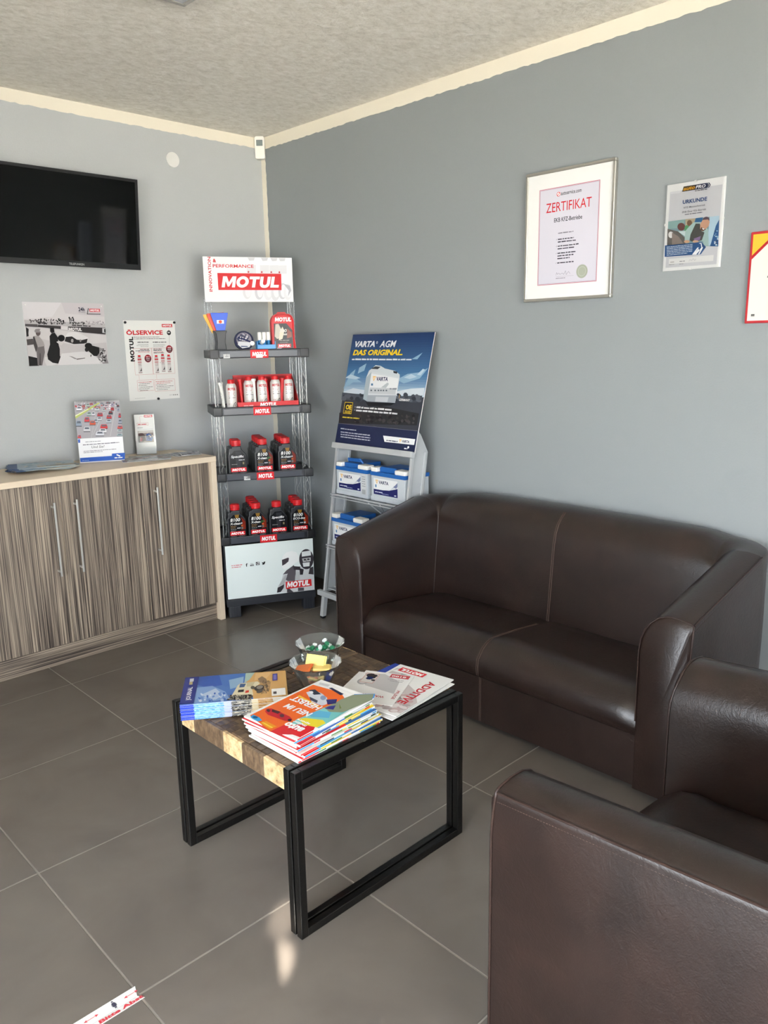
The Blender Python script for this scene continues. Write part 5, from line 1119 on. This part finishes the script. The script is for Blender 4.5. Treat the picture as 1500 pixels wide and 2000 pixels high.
# stack of journals: long side along local x, spine on the -y side
JW, JD, JT, JN = .291, .178, .0021, 20
rnd = random.Random(21)
segs = [(0, .125, '#1c3cb0'), (.125, .40, '#7fb0e6'), (.40, .47, '#a9b0d2'), (.47, .66, '#6b675f'), (.66, .72, '#c9b893'), (.72, 1, '#c89a5c')]
for k in range(JN):
    top = k == JN-1
    lab = 'blue and sand-coloured journal with an off-road car on top of the left stack' if top else 'blue journal at the bottom of the left stack on the table' if k == 0 else 'blue journal, %s from below in the left stack on the table' % ORD[k]
    o = thing('journal', lab, 'magazine', (-1.747+rnd.uniform(-.0015,.0015), -2.156+rnd.uniform(-.0015,.0015), TT+k*(JT+.00015)), -.615+rnd.uniform(-.006,.006), 'journals in the left stack on the table')
    paper_box(o, JW, JD, JT)
    p = Print(lambda u, v, n: (-JW/2+u, -JD/2-n, v)); rr = random.Random(k)
    for a, b, c in segs:
        if c in ('#6b675f', '#7fb0e6', '#c89a5c'):
            x = a
            while x < b:
                w_ = min(b-x, rr.uniform(.006, .03)); sh = {'#6b675f': ['#3a3733','#6d6a62','#b0a898','#242220'], '#7fb0e6': ['#6aa2e6','#4f8ad6','#86b4ea'], '#c89a5c': ['#b5854c','#c49a5c','#a0733c']}[c]
                p.rect(x*JW, 0, (x+w_)*JW, JT-.0001, rr.choice(sh)); x += w_
        else: p.rect(a*JW, 0, b*JW, JT-.0001, c)
    p.rect(.86*JW, .0003, .97*JW, JT-.0003, '#d9d5cc'); p.build('spine', o)
    p = Print(flat(JT, -JW/2, -JD/2)); q = homog([(150,215),(1355,130),(1405,440),(75,545)], JW, JD)
    if not top: p.rect(0, 0, JW, JD, '#c9a468'); p.rect(0, 0, JW*.62, JD, '#5f88c8'); p.rect(0, 0, JW*.125, JD, '#27308a'); p.build('cover', o); continue
    p.rect(0, 0, JW, JD, '#4f76b8')
    p.g = q
    p.poly([(310,200),(560,180),(600,300),(420,330),(300,300)], '#3558ac'); p.poly([(560,180),(880,160),(870,280),(640,320),(600,300)], '#4a72b8'); p.poly([(290,330),(480,310),(640,380),(700,470),(470,500),(255,525)], '#7f9fd0'); p.poly([(340,420),(520,340),(620,420),(520,480)], '#b5c6de'); p.poly([(680,240),(860,200),(850,310),(700,350)], '#8fb0cf'); p.blots(320, 400, 640, 500, 40, 22, ['#a9bfe0','#6a8cc6','#4468b0','#cbd8e8'], 3)
    p.poly([(880,162),(1355,132),(1405,440),(990,475),(960,380),(1000,280),(880,270)], '#cfa366'); p.poly([(880,162),(990,155),(930,240),(870,280)], '#a9c0b5'); p.poly([(1000,165),(1200,150),(1130,230),(990,250)], '#d9b078')
    p.poly([(1030,230),(1080,200),(1130,230),(1150,270),(1130,300),(1060,275)], '#8a7358'); p.poly([(1080,300),(1190,260),(1180,370),(1080,420)], '#a5855c'); p.blots(1060, 260, 1190, 400, 26, 18, ['#6f5f4a','#b8986a','#8a7352'], 6)
    p.poly([(690,480),(740,400),(790,310),(820,285),(1030,262),(1060,285),(1010,330),(970,360),(985,420),(960,470)], '#d9d0b0'); p.poly([(820,290),(890,290),(870,330),(810,335)], '#3f5a80'); p.poly([(900,275),(1000,268),(970,320),(900,325)], '#c2b794'); p.line([(820,285),(1030,262)], .0022, '#4a4438')
    p.poly([(800,365),(870,358),(865,390),(795,395)], '#33322e'); p.poly([(890,375),(930,368),(930,395),(885,405)], '#d2432e'); p.poly([(655,490),(740,430),(960,420),(985,440),(960,478),(830,488)], '#4a4842'); p.blots(670, 430, 970, 485, 60, 14, ['#8d897c','#2e2c28','#b0a894','#605c50'], 8)
    p.ell(1055, 345, 60, 36, '#3f3a34', 20, -.2); p.ell(1060, 335, 40, 22, '#8d8578', 18, -.2); p.ell(975, 340, 26, 20, '#5a5448'); p.ell(1062, 385, 40, 22, '#57524a', 18, -.3); p.line([(1000,290),(1060,290),(1110,350)], .003, '#2f2c28')
    p.poly([(150,215),(318,203),(250,530),(75,545)], '#26307e'); p.line([(318,200),(252,530)], .0014, '#c9d2e8')
    p.poly([(205,230),(255,225),(250,262),(202,268)], '#c9ccd8'); p.poly([(200,268),(240,265),(236,300),(196,302)], '#b8a878')
    p.poly([(1205,178),(1262,173),(1268,255),(1210,260)], '#3a3a8a'); p.poly([(1215,190),(1252,186),(1256,245),(1220,248)], '#6a6ab0')
    p.poly([(1205,360),(1370,345),(1385,430),(1215,445)], '#e6e4e0'); p.poly([(1228,392),(1268,388),(1272,418),(1232,422)], '#4a4a4a')
    for k2 in range(4): p.line([(1280+20*k2,362),(1288+20*k2,428)], .0009, '#7a7a78')
    for k2, (x, y0, y1) in enumerate(((360,215,310),(380,260,305),(420,225,315),(450,215,300),(480,212,310),(505,210,290),(560,240,305),(590,255,300),(645,255,300),(680,195,295))): p.line([(x,y0),(x-10,y1)], .0035 if k2 % 3 else .0018, '#cfdcf2' if k2 % 2 else '#a9c0ea')
    p.g = None
    a = q(122, 500); b = q(240, 338); p.text('JOURNAL', a[0]+.0225, a[1]-.0, b[1]-a[1]+.004, .0165, '#e9ecf4', rot=pi/2, bold=.02)
    p.build('cover', o, M_GLOSSP)

# pile of car magazines: top edge of the cover points to -x
MW, MD, MN, MT = .284, .200, 10, .0052
rnd = random.Random(8)
covers = ['#d8242c','#f0c22a','#3aa0d8','#e8e4da','#4f8a3c','#d8242c','#f0b02a','#3f6fc0','#e4e6ea','#ee7a24']
for k in range(MN):
    top = k == MN-1; f = k/(MN-1)
    lab = 'orange-covered car magazine with a red car on top of the front magazine pile' if top else 'car magazine at the bottom of the front pile on the table' if k == 0 else 'car magazine, %s from below in the front pile on the table' % ORD[k]
    o = thing('car_magazine', lab, 'magazine', (-1.691+rnd.uniform(-.006,.006), -2.452+.031*f+rnd.uniform(-.004,.004), TT+k*(MT+.0002)), .063+.03*f+rnd.uniform(-.05,.05)*(0 if top else 1), 'car magazines in the front pile on the table')
    # folded pages: a slightly bulging block, thicker at the spine
    NX_, NY_ = 10, 6; vs = []; fs = []
    for j in range(NY_+1):
        for i in range(NX_+1):
            x = -MW/2+MW*i/NX_; y = -MD/2+MD*j/NY_; curl = (.004 if top else .0)*max(0, (x-.06)/.08)**2*max(0, 1-(j/NY_)*.9)
            vs.append((x, y, MT*(1-.22*j/NY_)+curl))
    n1 = len(vs); vs += [(v[0], v[1], 0 if not top else max(0, v[2]-MT)) for v in vs]; row = NX_+1
    for j in range(NY_):
        for i in range(NX_):
            a = j*row+i; fs.append((a, a+1, a+row+1, a+row)); fs.append((n1+a+row, n1+a+row+1, n1+a+1, n1+a))
    for i in range(NX_): fs += [(n1+i, n1+i+1, i+1, i), (NY_*row+i, NY_*row+i+1, n1+NY_*row+i+1, n1+NY_*row+i)]
    for j in range(NY_): fs += [(j*row, (j+1)*row, n1+(j+1)*row, n1+j*row), (n1+j*row+NX_, n1+(j+1)*row+NX_, (j+1)*row+NX_, j*row+NX_)]
    MB().add(vs, fs).build('pages', M_PAPER, o, 50)
    def zc_(x, y, top=top): return MT*(1-.22*(y/MD+.5))+((.004*max(0, (x-.06)/.08)**2*max(0, 1-(y/MD+.5)*.9)) if top else 0)
    p = Print(lambda u, v, n: (-MW/2+u, -MD/2-n, v)); rr = random.Random(k+40); x = .004
    p.rect(.001, .0008, .055, MT-.0008, '#d8242c' if k % 3 != 2 else '#2f9ad6'); x = .055
    while x < MW-.006 and not top:
        w_ = min(MW-.004-x, rr.uniform(.01, .05)); p.rect(x, .0006, x+w_, MT-.0012, rr.choice(['#f0d23a','#dfe2e6','#3aa0d8','#4f8a3c','#e9ebee','#2a3550','#f2f2f2','#d8242c','#cfd3d9'])); x += w_
    p.build('spine', o)
    p = Print(lambda u, v, n: (-MW/2+u, -MD/2+v, zc_(-MW/2+u, -MD/2+v)+n))
    if not top:
        p.rect(0, 0, MW*.18, MD, '#d8242c' if k % 3 else '#e9e6e0'); p.rect(MW*.18, 0, MW*.6, MD, covers[k]); p.rect(MW*.6, 0, MW, MD, ['#cfd6dc','#3a6fb0','#f0d23a','#6f9a4a'][k % 4])
        p.text('auto', .044, .012, .05, .036, W, rot=pi/2, bold=.04); p.build('cover', o, M_GLOSSP); continue
    # fine strips so that the cover follows the curled page
    def strip_(x0, y0, x1, y1, c, n=12):
        for i in range(n): p.rect(x0+(x1-x0)*i/n, y0, x0+(x1-x0)*(i+1)/n, y1, c); p.n -= .00003
        p.n += .00003
    strip_(0, 0, MW, MD, '#f1f0ee', 16); q = homog([(0,385),(765,65),(1290,215),(525,620)], MW, MD); p.g = q
    p.poly([(60,380),(690,105),(960,170),(1000,215),(880,270),(640,370),(470,460),(390,475),(240,540)], '#ee6a24')
    p.poly([(240,540),(400,468),(600,465),(720,490),(705,520),(560,600),(480,570),(330,570)], '#d8242c')
    p.poly([(455,465),(520,420),(640,370),(880,270),(1080,285),(1180,250),(760,505),(700,480),(600,462)], '#7cc8c8'); p.poly([(540,410),(620,400),(800,420),(830,450),(740,495),(600,465)], '#ecd932'); p.poly([(640,360),(760,330),(880,345),(860,400),(680,390)], '#5fb2d8')
    p.poly([(790,290),(930,240),(1080,190),(1290,190),(1280,235),(1000,345),(860,340)], '#8a937a'); p.poly([(1090,185),(1300,190),(1295,222),(1110,285)], '#3a8ad8'); p.poly([(850,290),(920,280),(900,320),(810,310)], '#3a3a8a'); p.poly([(950,240),(1080,230),(1070,290),(960,310)], '#6f7c4a'); p.line([(1010,215),(1230,215)], .004, '#dfe6f0'); p.line([(1000,340),(1100,275)], .006, '#c9c9c0')
    p.poly([(625,170),(700,150),(780,180),(830,215),(830,270),(780,285),(680,250),(650,205)], '#cfd3de'); p.poly([(650,150),(710,145),(770,185),(700,190)], '#3c4050'); p.poly([(655,205),(740,240),(730,262),(665,235)], '#4a4e60'); p.ell(790, 215, 28, 20, '#8fa0c0'); p.poly([(820,230),(930,225),(920,262),(840,275)], '#2f2f70'); p.ell(675, 170, 18, 10, '#e8eaf0')
    p.poly([(230,320),(280,315),(370,350),(460,390),(485,420),(460,440),(400,430),(240,375),(215,345)], '#c4222c'); p.poly([(290,322),(370,345),(340,365),(280,345)], '#4a2428'); p.ell(380, 382, 24, 16, '#5a2a30'); p.ell(250, 335, 18, 14, '#4a2428'); p.ell(455, 425, 20, 13, '#3a2024'); p.line([(235,380),(400,430)], .004, '#3a2a2a')
    p.poly([(60,395),(95,375),(150,400),(175,430),(130,440),(80,415)], '#3aa0d8'); p.ell(110, 400, 26, 12, '#1c5a86')
    p.poly([(150,455),(215,435),(320,490),(240,515)], '#f09a24'); p.poly([(165,450),(180,445),(280,500),(265,508)], '#f6d040'); p.line([(140,370),(330,470)], .0022, '#fbe2d0'); p.line([(155,362),(345,460)], .0022, '#fbe2d0')
    p.poly([(540,205),(560,195),(760,290),(735,300)], '#f6c03a'); p.line([(560,205),(730,290)], .003, '#7a3a1c')
    for k2 in range(4): p.line([(650+8*k2,385-14*k2),(790+8*k2,358-10*k2)], .002, '#2a5a86')
    p.line([(600,430),(800,420)], .0035, '#6a6a1c'); p.line([(640,455),(770,445)], .0035, '#6a6a1c'); p.poly([(840,135),(870,132),(990,185),(960,195)], '#2a2a4a'); p.line([(858,138),(970,190)], .0018, '#dfe0ea')
    p.poly([(755,90),(850,110),(830,125),(740,105)], '#c9c8cc'); p.g = None
    a = q(320,345)
    p.text('NEU IM', q(360,285)[0]+.022, q(575,395)[1]-.010, .092, .024, W, rot=pi/2, bold=.03); p.text('HERBST', q(470,235)[0]+.024, q(690,320)[1]-.012, .105, .026, W, rot=pi/2, bold=.03)
    p.text('auto', .050, .020, .062, .027, W, rot=pi/2, bold=.045); p.text('motor', .064, .030, .045, .010, W, rot=pi/2, bold=.03); p.text('sport', .078, .030, .045, .010, W, rot=pi/2, bold=.03)
    p.build('cover', o, M_GLOSSP)

# brochures and leaflets on the right of the table (top of each cover points to -x)
def loose(name, label, x, y, z, a, w, d, t, fn, grp='leaflets on the right of the table'):
    o = thing(name, label, 'leaflet', (x, y, z), a, grp); MB().rbox((-w/2,-d/2,0),(w/2,d/2,t), t*.3, 1).build('paper', M_PAPER, o)
    p = Print(flat(t, -w/2, -d/2)); p.rect(0, 0, w, d, '#ecebea'); fn(p, w, d); p.build('print', o, M_GLOSSP); return o
def blank(p, w, d): p.blots(.02, .02, w-.02, d-.02, 10, .03, ['#d5cfcf','#c9c0c0','#e0dcdc'], 4)
def bluec(p, w, d): p.rect(0, 0, w, d, '#2f46a8'); p.dashes(w-.03, .03, .1, .006, '#9fb0e0', pi/2, 2); p.dashes(w-.045, .03, .1, .006, '#9fb0e0', pi/2, 3)
def addit(p, w, d):
    p.poly([(.02,.0),(.10,.0),(.16,.05),(.20,.12),(.27,.17),(.26,.19),(.20,.19),(.10,.14),(.02,.08)], '#c9bfbf'); p.blots(.02, .01, .12, .09, 40, .018, ['#b0a5a5','#d9d0d0','#8f8484','#c2a9a9'], 6); p.poly([(.20,.10),(.25,.13),(.27,.16),(.22,.15)], '#8f8f92')
    p.poly([(.235,.118),(.270,.098),(.270,.172),(.235,.190)], '#f0eeee')
    p.motul_rot = None
    p.poly([(.246,.085),(.274,.085),(.274,.178),(.246,.178)], '#d8333a'); p.text('MOTUL', .268, .092, .080, .017, W, rot=pi/2, shear=.18, bold=.04)
    p.text('ADDITIVE', .235, .050, .165, .027, '#c8323a', rot=pi, bold=.03); 
def wart(p, w, d):
    p.line([(w*.5,0),(w*.5,d)], .0008, '#c9c6c6'); p.poly([(w*.35,.02),(w*.75,.03),(w*.95,.09),(w*.9,.15),(w*.5,.12)], '#c2bfc0'); p.ell(w*.62, .135, .022, .018, '#a5a3a5'); p.ell(w*.62, .135, .015, .012, '#cfcdce')
    p.rect(w*.58, d*.66, w*.92, d*.94, '#c9a9a4'); p.rect(w*.60, d*.68, w*.90, d*.92, '#d5d0cc'); p.blots(w*.64, d*.70, w*.86, d*.88, 14, .012, ['#2a3f86','#1c2a5a','#3a2a2a'], 2)
    p.text('WARTUNG', w*.24, .040, .078, .012, '#b8424a', rot=pi/2, bold=.02); p.text('PFLEGE', w*.46, .018, .056, .010, '#b8424a', rot=pi, bold=.02); p.dashes(w*.8, .02, .05, .003, '#8a8a90', pi/2, 3); p.dashes(w*.75, .02, .04, .003, '#8a8a90', pi/2, 4)
    p.poly([(w*.86,.01),(w*.98,.01),(w*.98,.07),(w*.86,.07)], '#c9555a'); p.text('8100', w*.94, .02, .045, .010, W, rot=pi/2, bold=.02)
def plainw(p, w, d): p.dashes(.03, .02, .09, .008, '#c8565c', pi/2, 2); p.text('24h', w-.02, d-.07, .05, .012, '#2a2a2e', rot=pi/2, bold=.03); p.dashes(w*.7, .03, .1, .004, '#a9a9ad', pi/2, 5)
loose('leaflet', 'blue leaflet at the bottom of the loose leaflets, sticking out at their back', -1.372, -2.395, TT, .05, .27, .19, .0016, bluec)
loose('leaflet', 'pale leaflet showing only its edges under the large red-lettered leaflet', -1.388, -2.452, TT+.0019, .10, .29, .195, .0022, blank)
loose('leaflet', 'white leaflet under the others, peeking out toward the glass bowls', -1.430, -2.385, TT+.0044, .42, .205, .17, .0016, plainw)
loose('leaflet', 'large white leaflet with red lettering ADDITIVE at the right of the table', -1.378, -2.443, TT+.0064, .145, .290, .198, .0026, addit)
loose('leaflet', 'small white folded leaflet with a workshop photo on top of the large one', -1.415, -2.398, TT+.0094, .46, .205, .155, .0018, wart)

# glass bowls
BPROF = [(0,.0),(.034,.0),(.038,.003),(.046,.018),(.056,.040),(.067,.062),(.0765,.082),(.0785,.083),(.0750,.081),(.0640,.060),(.0530,.038),(.0430,.018),(.034,.007),(0,.006)]
def bowl(label, x, y):
    o = thing('glass_bowl', label, 'bowl', (x, y, TT), 0, 'glass bowls on the table')
    MB().lathe(BPROF, 72, flute=.014, nf=14).build('bowl', M_GLASS, o, 80); return o
B1, B2 = (-1.527, -2.247), (-1.418, -2.137)
bowl('fluted clear glass bowl with yellow and orange biscuit packets, the nearer of two', *B1); bowl('fluted clear glass bowl with green wrapped sweets, the farther of two', *B2)
rnd = random.Random(4)
def packet(m_, label, x, y, z, rot, grp='biscuit packets in the nearer bowl'):
    o = thing('biscuit_packet', label, 'biscuit', (B1[0]+x, B1[1]+y, TT+z), 0, grp); o.rotation_euler = rot
    MB().rbox((-.026,-.016,-.0045),(.026,.016,.0045), .003, 2).build('packet', m_, o)
    m = MB()
    for s in (-1, 1):
        for k in range(8): m.box((s*.026-.004*(s < 0), -.0155+.0039*k, -.0006+.0012*(k % 2)), (s*.026+.004*(s > 0), -.0155+.0039*(k+1), .0006+.0012*(k % 2)))
    m.build('crimped_end', m_, o, 0); return o
packet(M_WRAPY, 'large yellow biscuit packet standing up at the back of the nearer bowl', .012, .010, .079, (R(52), R(8), R(-48)))
o = packet(M_WRAPY, 'yellow biscuit packet lying flat under the upright one in the nearer bowl', .012, -.012, .062, (R(6), R(3), R(-40)))
packet(M_WRAPO, 'orange biscuit packet at the left rim of the nearer bowl', -.030, .018, .063, (R(20), R(-16), R(-70)))
packet(M_WRAPO, 'orange biscuit packet in the middle of the nearer bowl', .006, -.020, .053, (R(8), R(-8), R(-20)))
packet(M_WRAPO, 'orange biscuit packet low at the right side of the nearer bowl', .018, -.012, .036, (R(12), R(5), R(25)))
packet(M_WRAPO, 'orange biscuit packet low at the left side of the nearer bowl', -.018, -.002, .040, (R(-12), R(12), R(-60)))
packet(M_WRAPY, 'yellow biscuit packet seen through the front of the nearer bowl', -.008, -.022, .040, (R(25), R(4), R(-45)))
packet(M_WRAPO, 'orange biscuit packet on the bottom of the nearer bowl', .0, .004, .018, (R(4), R(3), R(10)))
sw = None
pos = [(.0,.0,.016),(.022,.004,.018),(-.02,.008,.018),(.002,.024,.020),(-.004,-.024,.020),(.028,-.016,.032),(-.030,-.012,.034),(-.026,.024,.036),(.020,.026,.036),(.0,-.006,.038),(-.042,.0,.052),(-.022,-.022,.050),(.006,.012,.052),(.034,-.020,.056),(-.012,.026,.056),(.022,.004,.056),(-.034,.018,.058),(.006,-.034,.046),(.040,.012,.058)]
for k, (x, y, z) in enumerate(pos):
    loc = (B2[0]+x, B2[1]+y, TT+z)
    if sw is None:
        sw = thing('wrapped_sweet', 'green and white wrapped sweet in the farther glass bowl', 'sweet', loc, 0, 'wrapped sweets in the farther bowl')
        MB().lathe([(0,-.012),(.006,-.011),(.0085,-.006),(.009,.0),(.0085,.006),(.006,.011),(0,.012)], 12).xf(Matrix.Rotation(pi/2, 4, 'Y')).build('sweet', M_FOILG, sw)
        for s in (-1, 1):
            m = MB(); vs = [(s*.010, 0, 0)]
            for t in range(13): a = 2*pi*t/12; vs.append((s*(.022+.003*(t % 2)), .009*cos(a), .009*sin(a)+.002*(t % 2)))
            m.add(vs, [(0, t, t+1) for t in range(1, 13)]); m.build('twisted_end', M_FOILW, sw, 0)
        o = sw
    else: o = dup(sw, loc)
    o.rotation_euler = (rnd.uniform(0, 3), rnd.uniform(-.5, .5), rnd.uniform(0, 3.1))

# distance tape stuck on the floor
tp = thing('floor_tape', 'white floor tape with red arrows, figures and red lettering, front left on the tiles', 'tape', (-2.232, -2.444, 0))
m = MB().add([(-.9,-.022,.0002),(0.001,-.022,.0002),(-.010,-.006,.0002),(-.006,.006,.0002),(.0,.024,.0002),(-.9,.024,.0002),(-.9,-.022,.0007),(0.001,-.022,.0007),(-.010,-.006,.0007),(-.006,.006,.0007),(.0,.024,.0007),(-.9,.024,.0007)],
    [(5,4,3,2,1,0),(6,7,8,9,10,11)]+[(i,(i+1) % 6,6+(i+1) % 6,6+i) for i in range(6)])
m.build('tape', M_PAPER, tp, 0)
p = Print(flat(.0007)); RT = '#e0525c'; GK = '#4c4a5c'
p.line([(-.9,-.0075),(-.012,-.0075)], .0006, '#a9b0b4')
def arrow(x):
    y = .0085; p.line([(x-.014,y),(x+.014,y)], .0014, RT)
    for s in (-1, 1): p.poly([(x+s*.017,y),(x+s*.009,y+.0042),(x+s*.0105,y),(x+s*.009,y-.0042)], RT)
def man(x):
    p.ell(x, .0188, .0022, .0022, GK); p.poly([(x-.005,.0155),(x+.005,.0155),(x+.0055,.006),(x+.0042,.006),(x+.0036,.0125),(x+.003,.0125),(x+.003,-.004),(x+.0006,-.004),(x+.0003,.005),(x-.0003,.005),(x-.0006,-.004),(x-.003,-.004),(x-.003,.0125),(x-.0036,.0125),(x-.0042,.006),(x-.0055,.006)], GK)
def woman(x):
    p.ell(x, .0188, .0022, .0022, GK); p.poly([(x-.003,.0155),(x+.003,.0155),(x+.0062,.007),(x+.005,.0066),(x+.003,.012),(x+.0052,.0025),(x+.0022,.0025),(x+.0022,-.004),(x+.0004,-.004),(x+.0004,.0025),(x-.0004,.0025),(x-.0004,-.004),(x-.0022,-.004),(x-.0022,.0025),(x-.0052,.0025),(x-.003,.012),(x-.005,.0066),(x-.0062,.007)], GK)
for k in range(8):
    arrow(-.018-.094*k); (woman if k % 2 == 0 else man)(-.064-.094*k+.005)
p.text('Bitte Abst', -.104, -.0205, .103, .0105, '#d8434e', bold=.04)
p.text('Bitte Abstand halten', -.42, -.0205, .20, .0105, '#d8434e', bold=.04)
p.build('tape_print', tp)
